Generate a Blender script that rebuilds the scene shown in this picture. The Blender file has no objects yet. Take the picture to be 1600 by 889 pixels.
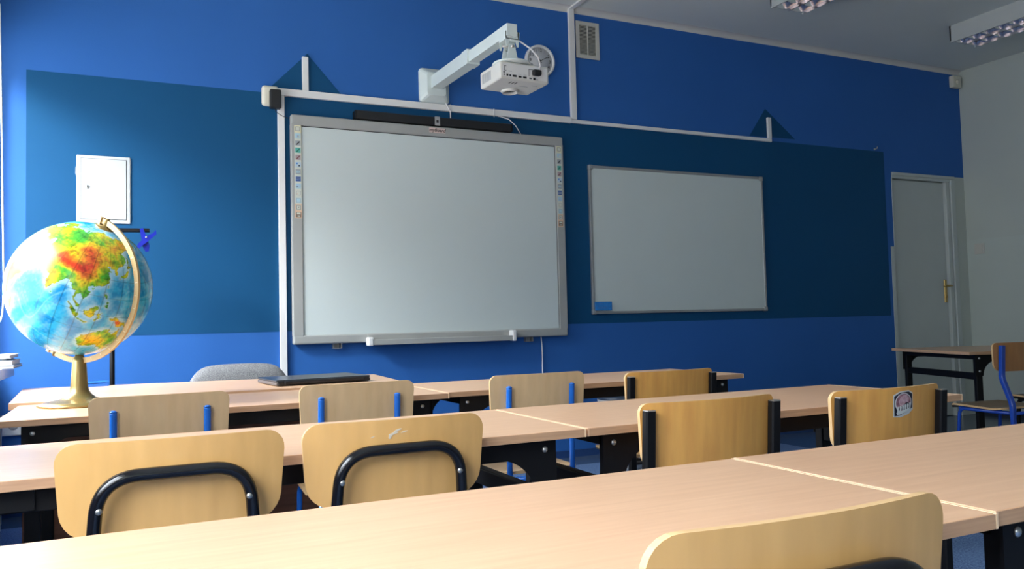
import bpy, bmesh, math, random
import numpy as np
from mathutils import Vector, Matrix
random.seed(7)
S = bpy.context.scene
COL = S.collection
PI = math.pi

# ------------------------------------------------------------------ camera
YAW, PITCH, ROLL, FPX = 0.44378, 0.04797, -0.02510, 1266.9
CAM = Vector((0.0, -4.6318, 0.8736))
fw = Vector((math.sin(YAW)*math.cos(PITCH), math.cos(YAW)*math.cos(PITCH), math.sin(PITCH)))
r0 = Vector((math.cos(YAW), -math.sin(YAW), 0)); u0 = r0.cross(fw)
rr = math.cos(ROLL)*r0 + math.sin(ROLL)*u0
uu = -math.sin(ROLL)*r0 + math.cos(ROLL)*u0
cd = bpy.data.cameras.new('camera'); cam = bpy.data.objects.new('camera', cd); COL.objects.link(cam)
M = Matrix((rr, uu, -fw)).transposed().to_4x4(); M.translation = CAM
cam.matrix_world = M
cd.sensor_width = 36; cd.lens = FPX/1600*36; cd.clip_start = 0.02
S.camera = cam

# ------------------------------------------------------------------ world: overcast sky above a darker skyline
EXPOSURE = 0.78
SKY_HI, SKY_MID, SKY_LOW = 12.0, 3.2, 3.4
S.view_settings.view_transform = 'Standard'; S.view_settings.look = 'None'
S.view_settings.gamma = 1; S.view_settings.use_curve_mapping = False
S.view_settings.exposure = EXPOSURE
W = bpy.data.worlds.new('sky'); S.world = W; W.use_nodes = True
nt = W.node_tree; nt.nodes.clear()
wo = nt.nodes.new('ShaderNodeOutputWorld'); bg = nt.nodes.new('ShaderNodeBackground')
tc = nt.nodes.new('ShaderNodeTexCoord'); sx = nt.nodes.new('ShaderNodeSeparateXYZ'); cr = nt.nodes.new('ShaderNodeValToRGB')
nt.links.new(tc.outputs['Generated'], sx.inputs[0])
mr = nt.nodes.new('ShaderNodeMapRange'); mr.inputs['From Min'].default_value = -1; mr.inputs['From Max'].default_value = 1
nt.links.new(sx.outputs['Z'], mr.inputs['Value']); nt.links.new(mr.outputs[0], cr.inputs[0]); nt.links.new(cr.outputs[0], bg.inputs[0]); nt.links.new(bg.outputs[0], wo.inputs[0])
el = cr.color_ramp.elements
el[0].position = 0.0; el[0].color = (SKY_LOW*.95, SKY_LOW, SKY_LOW*.95, 1)
el[1].position = 1.0; el[1].color = (SKY_HI*.90, SKY_HI*.97, SKY_HI*1.05, 1)
for pos, v in ((0.5, SKY_LOW), (0.51, SKY_MID), (0.66, SKY_MID), (0.70, SKY_HI)):
    e = el.new(pos); e.color = (v*.90, v*.97, v*1.05, 1)

# window openings in the left wall: (y0, y1) and heights
WX = -0.60
WINS = [(-2.45, -0.07), (-5.4, -3.25), (-8.4, -6.3)]
WZ0, WZ1 = 0.74, 2.34
WALL_T = 0.28
for i, (a, b) in enumerate(WINS):
    ld = bpy.data.lights.new('window_portal', 'AREA'); ld.shape = 'RECTANGLE'
    ld.size = b-a; ld.size_y = WZ1-WZ0; ld.cycles.is_portal = True
    lo = bpy.data.objects.new('window_portal', ld); COL.objects.link(lo)
    lo.location = (WX-WALL_T-.02, (a+b)/2, (WZ0+WZ1)/2)
    lo.rotation_euler = Matrix(((0, 0, -1), (1, 0, 0), (0, -1, 0))).to_euler()   # local -Z faces +X, local X along Y

# added fill lamp close outside the front window, standing in for bright sky
ld = bpy.data.lights.new('sky_fill_light', 'AREA'); ld.shape = 'DISK'; ld.size = .55; ld.energy = 92; ld.color = (.93, .98, 1.0)
lo = bpy.data.objects.new('sky_fill_light', ld); COL.objects.link(lo); lo.location = (-2.15, -1.45, 2.93)
lo.rotation_euler = (Vector((.1, 0, 1.7))-Vector(lo.location)).to_track_quat('-Z', 'Y').to_euler()

# ------------------------------------------------------------------ materials
def mat(name, col, rough=.5, metal=0, spec=.5, noise=0, nscale=8, stretch=(1, 1, 1), bump=0, bscale=60, col2=None, coat=0, detail=4, nf=.5, bands=0):
    m = bpy.data.materials.new(name); m.use_nodes = True
    n = m.node_tree.nodes; L = m.node_tree.links; p = n['Principled BSDF']
    p.inputs['Base Color'].default_value = (*col, 1); p.inputs['Roughness'].default_value = rough
    p.inputs['Metallic'].default_value = metal; p.inputs['Specular IOR Level'].default_value = spec
    p.inputs['Coat Weight'].default_value = coat; p.inputs['Coat Roughness'].default_value = .1
    t = n.new('ShaderNodeTexCoord'); mp = n.new('ShaderNodeMapping'); mp.inputs['Scale'].default_value = stretch
    L.new(t.outputs['Object'], mp.inputs[0])
    if noise or col2:
        nz = n.new('ShaderNodeTexNoise'); nz.inputs['Scale'].default_value = nscale; nz.inputs['Detail'].default_value = detail; nz.inputs['Roughness'].default_value = nf
        L.new(mp.outputs[0], nz.inputs['Vector'])
        r = n.new('ShaderNodeValToRGB'); L.new(nz.outputs[0], r.inputs[0])
        c2 = col2 if col2 else tuple(c*(1-noise) for c in col)
        r.color_ramp.elements[0].position = .32; r.color_ramp.elements[1].position = .68
        r.color_ramp.elements[0].color = (*c2, 1); r.color_ramp.elements[1].color = (*col, 1)
        out = r.outputs[0]
        if bands:
            wv = n.new('ShaderNodeTexWave'); wv.wave_type = 'BANDS'; wv.bands_direction = 'X'
            wv.inputs['Scale'].default_value = bands; wv.inputs['Distortion'].default_value = 6; wv.inputs['Detail'].default_value = 3; wv.inputs['Detail Scale'].default_value = .6
            mp2 = n.new('ShaderNodeMapping'); mp2.inputs['Scale'].default_value = (1, 1, .22); L.new(t.outputs['Object'], mp2.inputs[0]); L.new(mp2.outputs[0], wv.inputs['Vector'])
            mx = n.new('ShaderNodeMix'); mx.data_type = 'RGBA'; mx.blend_type = 'MULTIPLY'; mx.inputs['Factor'].default_value = .04
            L.new(out, mx.inputs['A']); L.new(wv.outputs['Color'], mx.inputs['B']); out = mx.outputs['Result']
        L.new(out, p.inputs['Base Color'])
    if bump:
        nb = n.new('ShaderNodeTexNoise'); nb.inputs['Scale'].default_value = bscale; nb.inputs['Detail'].default_value = 3
        L.new(mp.outputs[0], nb.inputs['Vector'])
        b = n.new('ShaderNodeBump'); b.inputs['Strength'].default_value = bump; b.inputs['Distance'].default_value = .002
        L.new(nb.outputs[0], b.inputs['Height']); L.new(b.outputs[0], p.inputs['Normal'])
    return m

m_blue = mat('blue_paint', (.026, .128, .420), .6, spec=.25, noise=.05, nscale=2, bump=.15, bscale=120)
m_mural = mat('dark_blue_paint', (.004, .070, .180), .6, spec=.2, noise=.05, nscale=2, bump=.15, bscale=120)
m_white_wall = mat('pale_grey_wall_paint', (.52, .56, .51), .7, noise=.04, nscale=2, bump=.2, bscale=90)
m_low_wall = mat('pale_grey_gloss_paint', (.53, .58, .53), .35, noise=.04, nscale=2, bump=.1, bscale=90)
m_ceil = mat('ceiling_paint', (.76, .79, .74), .8, noise=.04, nscale=1.5)
m_cove = mat('cove_plaster', (.66, .64, .60), .8, noise=.05, nscale=6)
m_floor = mat('blue_grey_vinyl', (.075, .11, .17), .22, col2=(.045, .075, .13), nscale=60, nf=.7)
m_carpet = mat('blue_speckled_carpet', (.16, .27, .46), .9, col2=(.03, .07, .2), nscale=150, detail=2, nf=.6, bump=1, bscale=200)
m_table = mat('beech_laminate', (.73, .46, .285), .30, col2=(.65, .39, .23), nscale=5, stretch=(1.2, 16, 16), detail=6, nf=.62)
m_edge = mat('light_edge_band', (.84, .58, .36), .4, noise=.06, nscale=30)
m_frontedge = mat('shaded_beech_laminate', (.55, .33, .19), .45, col2=(.43, .245, .14), nscale=6, stretch=(1.5, 20, 30), detail=5)  # tabletop laminate again, with the shade on its edge faces put into the colour
m_ply = mat('beech_plywood', (.74, .43, .155), .38, col2=(.66, .37, .125), nscale=6, stretch=(5, 5, .9), detail=5, bands=9, coat=.15)
m_ply_pale = mat('pale_plywood', (.80, .55, .30), .38, col2=(.72, .47, .24), nscale=6, stretch=(5, 5, .9), detail=5, bands=9, coat=.15)
m_ply_honey = mat('honey_plywood', (.78, .40, .10), .38, col2=(.66, .31, .075), nscale=6, stretch=(6, 6, .8), detail=5, bands=12, coat=.15)
m_plyedge = mat('plywood_edge', (.66, .43, .21), .5, noise=.15, nscale=20)
m_ply_side = mat('brown_laminate', (.24, .11, .065), .5, col2=(.17, .075, .045), nscale=6, stretch=(1, 1, 12))
m_seatdark = mat('worn_brown_plywood', (.30, .22, .14), .35, col2=(.24, .17, .10), nscale=5, stretch=(4, 1, 4))
m_black = mat('black_paint_metal', (.006, .006, .007), .5, spec=.25, noise=.1)
m_blackgloss = mat('black_gloss_metal', (.006, .006, .008), .16, spec=.6, noise=.1)
m_blackplastic = mat('black_plastic', (.010, .010, .012), .5, noise=.1)
m_bluemetal = mat('blue_paint_metal', (.018, .155, .62), .22, spec=.6, noise=.05)
m_bluemetal2 = mat('deep_blue_paint_metal', (.014, .065, .40), .2, spec=.6, noise=.05)
m_steel = mat('steel', (.60, .60, .58), .3, metal=.85, noise=.05)
m_alu = mat('brushed_aluminium', (.42, .42, .42), .42, metal=.6, noise=.08, nscale=30)
m_frame = mat('grey_board_frame', (.36, .365, .35), .45, noise=.05, nscale=10)
m_board = mat('whiteboard_surface', (.60, .665, .655), .38, noise=.015, nscale=2)
m_board2 = mat('whiteboard_enamel', (.60, .66, .64), .30, noise=.03, nscale=3)
m_whiteplastic = mat('white_plastic', (.78, .77, .76), .35, noise=.03)
m_creamplastic = mat('cream_plastic', (.70, .66, .54), .45, noise=.03)
m_proj = mat('projector_shell', (.66, .65, .60), .38, noise=.03)
m_arm = mat('white_powder_coat', (.66, .73, .71), .4, noise=.03)
m_doorpaint = mat('grey_white_door_paint', (.52, .56, .54), .38, noise=.05, nscale=3)
m_brass = mat('brass', (.55, .38, .14), .3, metal=.9, noise=.1)
m_gold = mat('gold_satin_plastic', (.34, .235, .085), .27, metal=.6, noise=.08)
m_goldlight = mat('pale_gold_plastic', (.60, .42, .20), .38, metal=.25, noise=.05)
m_goldmark = mat('pale_engraving', (.88, .80, .62), .5, noise=.05)
m_fabric = mat('grey_wool_fabric', (.30, .30, .30), .95, col2=(.12, .12, .13), nscale=300, detail=2, bump=.8, bscale=300)
m_ink = mat('black_ink', (.012, .012, .014), .5, noise=.1)
m_pinklabel = mat('pinkish_label', (.72, .56, .52), .5, noise=.05)
m_eraser = mat('blue_felt_eraser', (.02, .22, .62), .7, noise=.2, nscale=60)
m_clipblue = mat('glossy_navy_plastic', (.010, .018, .32), .2, noise=.1)
m_laptop = mat('dark_laptop_lid', (.035, .045, .055), .28, noise=.1, nscale=40)
m_laptopside = mat('laptop_side', (.13, .11, .10), .4, noise=.1)
m_paper = mat('book_pages', (.75, .75, .73), .7, noise=.2, nscale=40, stretch=(1, 1, 12))
m_cover1 = mat('white_book_cover', (.70, .72, .74), .4, noise=.1)
m_cover2 = mat('grey_book_cover', (.25, .30, .36), .4, noise=.1)
m_sill = mat('white_sill_board', (.62, .66, .72), .35, noise=.03)
m_sillside = mat('sill_edge_blue_grey', (.20, .27, .38), .5, noise=.05)
m_radiator = mat('white_radiator_enamel', (.60, .62, .64), .4, noise=.03)
m_lampbody = mat('luminaire_enamel', (.52, .54, .52), .45, noise=.03)
m_louvre = mat('mirror_louvre', (.80, .78, .82), .16, metal=.95, noise=.03)
m_lampdark = mat('luminaire_inner', (.03, .035, .045), .4, noise=.1)
m_tube = mat('fluorescent_tube_off', (.70, .70, .72), .3, noise=.03)
m_cable = mat('white_cable', (.70, .68, .70), .5, noise=.04)
m_face = mat('clock_face', (.60, .60, .62), .5, noise=.03)
m_grille = mat('vent_plastic', (.58, .56, .50), .5, noise=.04)
m_grilledark = mat('vent_gap', (.06, .06, .055), .7, noise=.1)
m_bin = mat('bin_grey_plastic', (.45, .46, .47), .4, noise=.05)
m_binlid = mat('bin_lid_dark', (.035, .05, .08), .3, noise=.1)
m_scuff = mat('white_scuff', (.75, .66, .52), .6, noise=.2, nscale=80)
m_clampgrey = mat('grey_strap', (.35, .36, .37), .5, noise=.1)

m_cabinet = mat('cabinet_grey_white_enamel', (.46, .48, .49), .4, noise=.03)
m_glass = bpy.data.materials.new('window_glass'); m_glass.use_nodes = True
_n = m_glass.node_tree.nodes; _L = m_glass.node_tree.links; _n.clear()
_o = _n.new('ShaderNodeOutputMaterial'); _m = _n.new('ShaderNodeMixShader'); _t = _n.new('ShaderNodeBsdfTransparent'); _g = _n.new('ShaderNodeBsdfGlossy')
_g.inputs['Roughness'].default_value = .02; _m.inputs[0].default_value = .06
_L.new(_t.outputs[0], _m.inputs[1]); _L.new(_g.outputs[0], _m.inputs[2]); _L.new(_m.outputs[0], _o.inputs[0])

# ------------------------------------------------------------------ mesh helpers
class MB:
    def __init__(s): s.v = []; s.f = []; s.mi = []; s.sm = []; s.mats = []
    def mid(s, m):
        if m not in s.mats: s.mats.append(m)
        return s.mats.index(m)
    def add(s, vs, fs, m, smooth=False):
        o = len(s.v); s.v += [tuple(v) for v in vs]; k = s.mid(m)
        for f in fs: s.f.append([o+i for i in f]); s.mi.append(k); s.sm.append(smooth)
    def bm(s, b, m, smooth=False, X=None):
        b.verts.index_update()
        s.add([(X @ v.co if X else v.co) for v in b.verts], [[v.index for v in f.verts] for f in b.faces], m, smooth); b.free()
    def box(s, lo, hi, m, bev=0, seg=2, X=None):
        b = bmesh.new(); bmesh.ops.create_cube(b, size=1)
        for v in b.verts:
            v.co = Vector([(lo[i]+hi[i])/2 + v.co[i]*(hi[i]-lo[i]) for i in range(3)])
        if bev: bmesh.ops.bevel(b, geom=b.edges[:], offset=bev, segments=seg, affect='EDGES', profile=.5)
        s.bm(b, m, False, X); return s
    def lathe(s, prof, m, n=32, c=(0, 0, 0), X=None, smooth=True, caps=True):
        vs = []; fs = []
        for (r, z) in prof:
            for k in range(n):
                a = 2*PI*k/n; vs.append(Vector((c[0]+r*math.cos(a), c[1]+r*math.sin(a), c[2]+z)))
        for i in range(len(prof)-1):
            for k in range(n):
                fs.append((i*n+k, i*n+(k+1) % n, (i+1)*n+(k+1) % n, (i+1)*n+k))
        if caps:
            fs.append(tuple(range(n))[::-1]); fs.append(tuple((len(prof)-1)*n+k for k in range(n)))
        if X: vs = [X @ v for v in vs]
        s.add(vs, fs, m, smooth); return s
    def tube(s, pts, r, m, n=12, flat=None, closed=False, up=Vector((0, 0, 1)), sq=False):
        """sweep a round (or w x h rectangular when flat=(w,h)) section along pts"""
        pts = [Vector(p) for p in pts]; N = len(pts); vs = []; fs = []
        T = []
        for i in range(N):
            a = pts[i-1] if (i > 0 or closed) else pts[i]; b = pts[(i+1) % N] if (i < N-1 or closed) else pts[i]
            T.append((b-a).normalized())
        nrm = up - T[0]*up.dot(T[0])
        if nrm.length < 1e-4: nrm = Vector((1, 0, 0)) - T[0]*T[0].x
        nrm.normalize()
        for i in range(N):
            nrm = nrm - T[i]*nrm.dot(T[i]); nrm.normalize(); bi = T[i].cross(nrm)
            if flat:
                w, h = flat; c = min(w, h)*.18
                sec = [(w/2, h/2-c), (w/2-c, h/2), (-w/2+c, h/2), (-w/2, h/2-c), (-w/2, -h/2+c), (-w/2+c, -h/2), (w/2-c, -h/2), (w/2, -h/2+c)]
            else:
                sec = [(r*math.cos(2*PI*k/n), r*math.sin(2*PI*k/n)) for k in range(n)]
            for (p, q) in sec: vs.append(pts[i] + bi*p + nrm*q)
        q = len(sec)
        for i in range(N if closed else N-1):
            j = (i+1) % N
            for k in range(q): fs.append((i*q+k, i*q+(k+1) % q, j*q+(k+1) % q, j*q+k))
        if not closed: fs.append(tuple(range(q))[::-1]); fs.append(tuple((N-1)*q+k for k in range(q)))
        s.add(vs, fs, m, flat is None); return s
    def prism(s, poly, fn, d0, d1, m, smooth=False):
        """poly: 2D outline; fn(a,b,d)->3D point; extruded from d0 to d1"""
        n = len(poly); vs = [fn(a, b, d0) for a, b in poly] + [fn(a, b, d1) for a, b in poly]
        fs = [tuple(range(n))[::-1], tuple(range(n, 2*n))] + [(k, (k+1) % n, n+(k+1) % n, n+k) for k in range(n)]
        s.add(vs, fs, m, smooth); return s
    def build(s, name, parent=None, loc=None, rz=0):
        me = bpy.data.meshes.new(name); me.from_pydata(s.v, [], s.f)
        for m in s.mats: me.materials.append(m)
        for p, k, sm in zip(me.polygons, s.mi, s.sm): p.material_index = k; p.use_smooth = sm
        b = bmesh.new(); b.from_mesh(me); bmesh.ops.recalc_face_normals(b, faces=b.faces[:]); b.to_mesh(me); b.free()
        o = bpy.data.objects.new(name, me); COL.objects.link(o)
        if parent: o.parent = parent
        if loc: o.location = loc
        o.rotation_euler.z = rz
        return o

def tag(o, label=None, cat=None, group=None, kind=None):
    for k, v in (('label', label), ('category', cat), ('group', group), ('kind', kind)):
        if v: o[k] = v
    return o
def empty(name, loc, rz=0, **k):
    o = bpy.data.objects.new(name, None); COL.objects.link(o); o.location = loc; o.rotation_euler.z = rz
    o.empty_display_size = .1
    return tag(o, **k)
def copy_tree(o, parent=None):
    c = o.copy(); COL.objects.link(c); c.parent = parent
    for ch in [x for x in list(S.objects) if x.parent == o]: copy_tree(ch, c)
    return c
def round_path(pts, r, n=6):
    pts = [Vector(p) for p in pts]; out = [pts[0]]
    for i in range(1, len(pts)-1):
        a, b, c = pts[i-1], pts[i], pts[i+1]
        d1 = (a-b).normalized(); d2 = (c-b).normalized(); rr_ = min(r, (a-b).length*.49, (c-b).length*.49)
        p, q = b+d1*rr_, b+d2*rr_
        for k in range(n+1):
            t = k/n; out.append(p*(1-t)**2 + b*2*t*(1-t) + q*t*t)
    out.append(pts[-1]); return out
XZ = lambda y: (lambda a, b, d: (a, d, b))

# ------------------------------------------------------------------ room shell
RX, BY, CZ = 6.576, -8.6, 2.972
def structure(o): o['kind'] = 'structure'; return o
f = MB(); f.box((WX-.3, BY-.1, -.1), (RX+.1, .1, 0), m_floor); structure(f.build('floor'))
c = MB(); c.box((WX-.3, BY-.1, CZ), (RX+.1, .12, CZ+.1), m_ceil); structure(c.build('ceiling'))
w = MB()
w.box((WX-.3, 0, 0), (5.677, .12, 2.939), m_blue)
w.box((5.677, 0, 2.038), (RX, .12, 2.939), m_blue)
w.box((WX-.3, 0, 2.939), (RX, .12, CZ), m_cove)
w.box((6.447, 0, 0), (RX, .12, 2.038), m_white_wall)
w.box((5.677, .10, 0), (6.447, .12, 2.038), m_white_wall)
wall_front = structure(w.build('wall_front'))
# painted dark panel and its two roof-like triangles, a film of paint on the wall
pm = MB()
pm.prism([(-.452, .861), (5.599, .861), (5.599, 2.2), (-.452, 2.2)], XZ(0), 0, -.0015, m_mural)
pm.prism([(.70, 2.203), (1.155, 2.203), (.937, 2.449)], XZ(0), 0, -.0015, m_mural)
pm.prism([(4.19, 2.225), (4.64, 2.232), (4.352, 2.443)], XZ(0), 0, -.0015, m_mural)
o = pm.build('painted_panel', wall_front)
w = MB(); w.box((RX, BY, 1.49), (RX+.1, .12, CZ), m_white_wall); w.box((RX, BY, 0), (RX+.1, .12, 1.49), m_low_wall); structure(w.build('wall_right'))
w = MB(); w.box((WX-.3, BY-.1, 0), (RX+.1, BY, CZ), m_white_wall); structure(w.build('wall_back'))
w = MB()
x0, x1 = WX-WALL_T, WX
w.box((x0, BY, 0), (x1, 0, WZ0-.04), m_blue); w.box((x0, BY, WZ1), (x1, 0, CZ), m_white_wall)
ys = [0] + [v for a, b in WINS for v in (b, a)] + [BY]
for i in range(0, len(ys), 2): w.box((x0, ys[i+1], WZ0-.04), (x1, ys[i], WZ1), m_white_wall)
structure(w.build('wall_left'))
for i, (a, b) in enumerate(WINS):
    t = empty('window_%d' % (i+1), (WX-WALL_T+.05, (a+b)/2, WZ0), kind='structure')
    h = WZ1-WZ0; hw = (b-a)/2
    fr = MB()
    for (p, q) in (((-.03, -hw, 0), (.03, hw, .07)), ((-.03, -hw, h-.07), (.03, hw, h)), ((-.03, -hw, 0), (.03, -hw+.07, h)), ((-.03, hw-.07, 0), (.03, hw, h)), ((-.03, -.05, 0), (.03, .05, h))):
        fr.box(p, q, m_whiteplastic)
    fr.build('window_frame', t)
    g = MB(); g.box((-.004, -hw+.07, .07), (.004, -.05, h-.07), m_glass); g.box((-.004, .05, .07), (.004, hw-.07, h-.07), m_glass); g.build('window_glass', t)
# curved plaster cove between the front wall and the ceiling
cv = MB(); pr = [(0, 2.939)] + [(-.045*(1-math.cos(k/6*PI/2)), 2.939+.033*math.sin(k/6*PI/2)) for k in range(1, 7)] + [(0, CZ)]
cv.prism(pr, lambda a, b, d: (d, a, b), WX, RX, m_cove); structure(cv.build('trim_1'))
# black skirting left of the door and low strip along the blue wall
sk = MB(); sk.box((WX, -.012, 0), (5.63, 0, .045), mat('dark_blue_skirting', (.02, .06, .2), .4, noise=.1)); structure(sk.build('baseboard_front'))
sk = MB(); sk.box((RX-.012, BY, 0), (RX, -.02, .05), mat('black_skirting', (.02, .025, .04), .4, noise=.1)); structure(sk.build('baseboard_right'))
# door with its frame
d = empty('door_1', (5.677, 0, 0), kind='structure')
lf = MB(); lf.box((.005, .03, .006), (.66, .07, 1.985), m_doorpaint, .002); leaf = lf.build('door_leaf', d)
fr = MB()
fr.box((.0, -.006, 1.99), (.77, .10, 2.038), m_doorpaint); fr.box((.0, -.016, 2.012), (.76, 0, 2.038), m_doorpaint, .003)
fr.box((.662, .0, 0), (.705, .10, 1.99), m_doorpaint, .002); fr.box((.712, -.012, 0), (.765, .10, 2.01), m_doorpaint, .004)
fr.box((.705, .015, 0), (.712, .1, 1.99), m_doorpaint)
fr.box((-.043, -.004, 0), (0, .0, 1.424), m_doorpaint); fr.box((-.003, -.004, 0), (.005, .1, 1.99), m_doorpaint)
fr.build('door_frame', d)
hd = MB(); hd.box((.615, .022, .96), (.645, .031, 1.155), m_brass, .003)
hd.tube([(.632, .03, 1.10), (.632, -.015, 1.10)], .009, m_brass); hd.tube(round_path([(.655, -.02, 1.10), (.60, -.022, 1.102), (.555, -.018, 1.095)], .01), .008, m_brass)
hd.tube([(.632, .028, 1.01), (.632, .015, 1.01)], .008, m_brass)
hd.build('door_handle', leaf)
# carpet laid over the vinyl between the desks
cp = MB(); cp.box((WX+.02, -7.9, 0), (4.05, -.30, .006), m_carpet, .002); tag(cp.build('carpet'), 'blue speckled carpet laid under the rows of desks', 'carpet')

# ------------------------------------------------------------------ window sill, radiator, blind
sl = empty('window_sill', (WX, -1.3, .70), label='pale window sill board with rounded corner under the books', cat='sill')
sb = MB(); poly = [(-.05, .90), (.10, .90)] + [(.15-.05+.05*math.sin(a), .85+.05*math.cos(a)) for a in [k*PI/12 for k in range(1, 6)]] + [(.15, .85), (.15, -1.04), (-.05, -1.04)]
sb.prism(poly, lambda a, b, d: (a, b, d), .0, .042, m_sill); sb.build('sill_board', sl)
rd = empty('radiator', (WX+.004, -1.5, .008), label='pale panel radiator low beside the leftmost desk legs', cat='radiator')
rb = MB(); rb.box((.04, -.7, .10), (.15, .62, .56), m_radiator, .012)
for k in range(24): rb.box((.148, -.68+k*.054, .14), (.156, -.655+k*.054, .52), m_radiator, .003)
rb.build('panel', rd)
rb = MB(); rb.tube(round_path([(.09, .64, .14), (.09, .70, .14), (.09, .74, .05), (.09, .74, 0)], .03), .012, m_radiator); rb.build('pipe', rd)
for y_ in (-.6, .45):
    rb = MB(); rb.box((.002, y_, .2), (.045, y_+.05, .45), m_radiator); rb.build('bracket', rd)
bl = empty('roller_blind', (WX+.045, -1.3, WZ1+.0), label='white roller blind rolled up above the front window with hanging chain', cat='blind')
b_ = MB(); b_.tube([(0, -1.05, .03), (0, .92, .03)], .035, m_whiteplastic, 20); b_.build('roller', bl)
b_ = MB()
pts = [(.05, .80, .0), (.06, .80, -.6), (.07, .80, -1.25), (.068, .79, -1.36), (.062, .775, -1.40), (.055, .76, -1.41), (.04, .73, -1.38), (.03, .72, -1.25), (.03, .74, 0)]
b_.tube(round_path(pts, .05), .0035, m_whiteplastic, 8); b_.build('chain', bl)

# ------------------------------------------------------------------ school tables
TZ, TH = .645, .018
def school_table(cx, yn, W_, D, label, rz=0, group=None, z=TZ):
    t = empty('school_table', (cx, yn+D/2, 0.006), rz, label=label, cat='table', group=group)
    zt = z-.006; hx, hy = W_/2, D/2
    b = MB(); b.box((-hx+.005, -hy+.0015, zt-TH), (hx-.005, hy-.0015, zt), m_table, .0012)
    b.box((-hx+.005, -hy, zt-TH+.0006), (hx-.005, -hy+.0016, zt-.0008), m_frontedge); b.box((-hx+.005, hy-.0016, zt-TH+.0006), (hx-.005, hy, zt-.0008), m_frontedge)
    b.build('tabletop', t)
    for s in (-1, 1):
        b = MB(); b.box((s*hx-(.0045 if s > 0 else 0), -hy, zt-TH), (s*hx+(0 if s > 0 else .0055), hy, zt+.0002), m_edge if s > 0 else m_table, .0008); b.build('edge_band', t)
    lx, ly = hx-.085, hy-.05
    for s in (-1, 1):
        b = MB(); b.box((-lx, s*ly-.011, zt-TH-.042), (lx, s*ly+.011, zt-TH-.002), m_black, .002); b.build('apron', t)
        b = MB(); b.box((s*lx-.013, -ly, zt-.168), (s*lx+.013, ly, zt-.128), m_black, .003); b.build('crossbar', t)
        b = MB(); b.box((s*lx-.02, -ly, zt-TH-.03), (s*lx+.02, ly, zt-TH-.002), m_black, .002); b.build('side_rail', t)
        for q in (-1, 1):
            b = MB(); b.box((s*lx-.02, q*ly-.014, .0), (s*lx+.02, q*ly+.014, zt-TH), m_black, .004)
            b.build('leg', t)
            # gusset plate with quarter-round cut
            y_ = q*(ly+.0155); zz = zt-TH-.001
            poly = [(.027, zz), (.027, zz-.125), (-.022, zz-.125)] + [(-.022-.085*(1-math.cos(a)), zz-.125+.088*math.sin(a)) for a in [k*PI/16 for k in range(1, 9)]] + [(-.19, zz-.037), (-.19, zz)]
            b = MB(); b.prism([(s*(lx+0)+s*a, c_) for a, c_ in poly], lambda a, c_, d: (a, d, c_), y_-.0025, y_+.0025, m_black)
            g = b.build('gusset_plate', t)
            for zc in (zz-.022, zz-.098):
                b = MB(); X = Matrix.Translation((s*lx, y_+q*.0025, zc)) @ Matrix.Rotation(-q*PI/2, 4, 'X')
                b.lathe([(.0068, 0), (.0062, .002), (.003, .0038), (0.0005, .004)], m_steel, 14, X=X); b.build('screw', g)
    return t
G_T = 'school tables in rows'
def row(xs, yn, D, labs, W_=1.30):
    for x, l in zip(xs, labs): school_table(x, yn, W_, D, l, group=G_T)
school_table(.894-.6515, -4.024, 1.30, .447, 'nearest beech-topped school table, left of the pale seam in the foreground', group=G_T)
school_table(.896+.651, -4.018, 1.30, .445, 'nearest beech-topped school table, right of the pale seam in the foreground', group=G_T)
school_table(.889-.6515, -3.118, 1.30, .481, 'middle-row beech table behind the two chairs with black loop frames', group=G_T)
school_table(.891+.606, -3.115, 1.21, .480, 'middle-row beech table behind the sticker chair, on the right', group=G_T)
school_table(.980-.6515, -2.062, 1.30, .540, 'front-row beech table carrying the globe', group=G_T)
school_table(.982+.646, -2.032, 1.29, .505, 'front-row beech table to the right of the laptop desk, nearest the whiteboards', group=G_T)
# rotated table by the door
U = school_table(0, 0, 1.30, .82, 'dark-framed beech table standing at an angle in front of the door')
th = math.radians(-20.4); ex = Vector((math.cos(th), math.sin(th))); ey = Vector((-math.sin(th), math.cos(th)))
cc = Vector((4.455, -1.47)) + ex*.65 + ey*.41
U.location = (cc.x, cc.y, 0); U.rotation_euler.z = th
U_top = [o for o in S.objects if o.parent == U and o.name.startswith('tabletop')][0]

# teacher's desk
dk = empty('teacher_desk', (0, 0, 0.006), label='beech teacher desk with brown panels, carrying the laptop', cat='desk')
DZ = .652-.006
nl, nr, fr_, fl = (-.352, -1.500), (1.010, -1.515), (1.045, -.90), (-.395, -.66)
nl, nr = (-.352, -1.508), (1.000, -1.518)
b = MB(); b.prism([nl, nr, fr_, fl], lambda a, c_, d: (a, c_, d), DZ-.022, DZ, m_table); b.build('desktop', dk)
b = MB(); b.box((-.315, -1.48, 0), (-.295, -.72, DZ-.022), m_ply_side); b.build('side_panel', dk)
b = MB(); b.box((.955, -1.48, 0), (.975, -.93, DZ-.022), m_ply_side); b.build('side_panel', dk)
b = MB(); b.box((-.295, -1.45, .15), (.955, -1.43, DZ-.022), m_ply_side); b.build('front_panel', dk)

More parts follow.
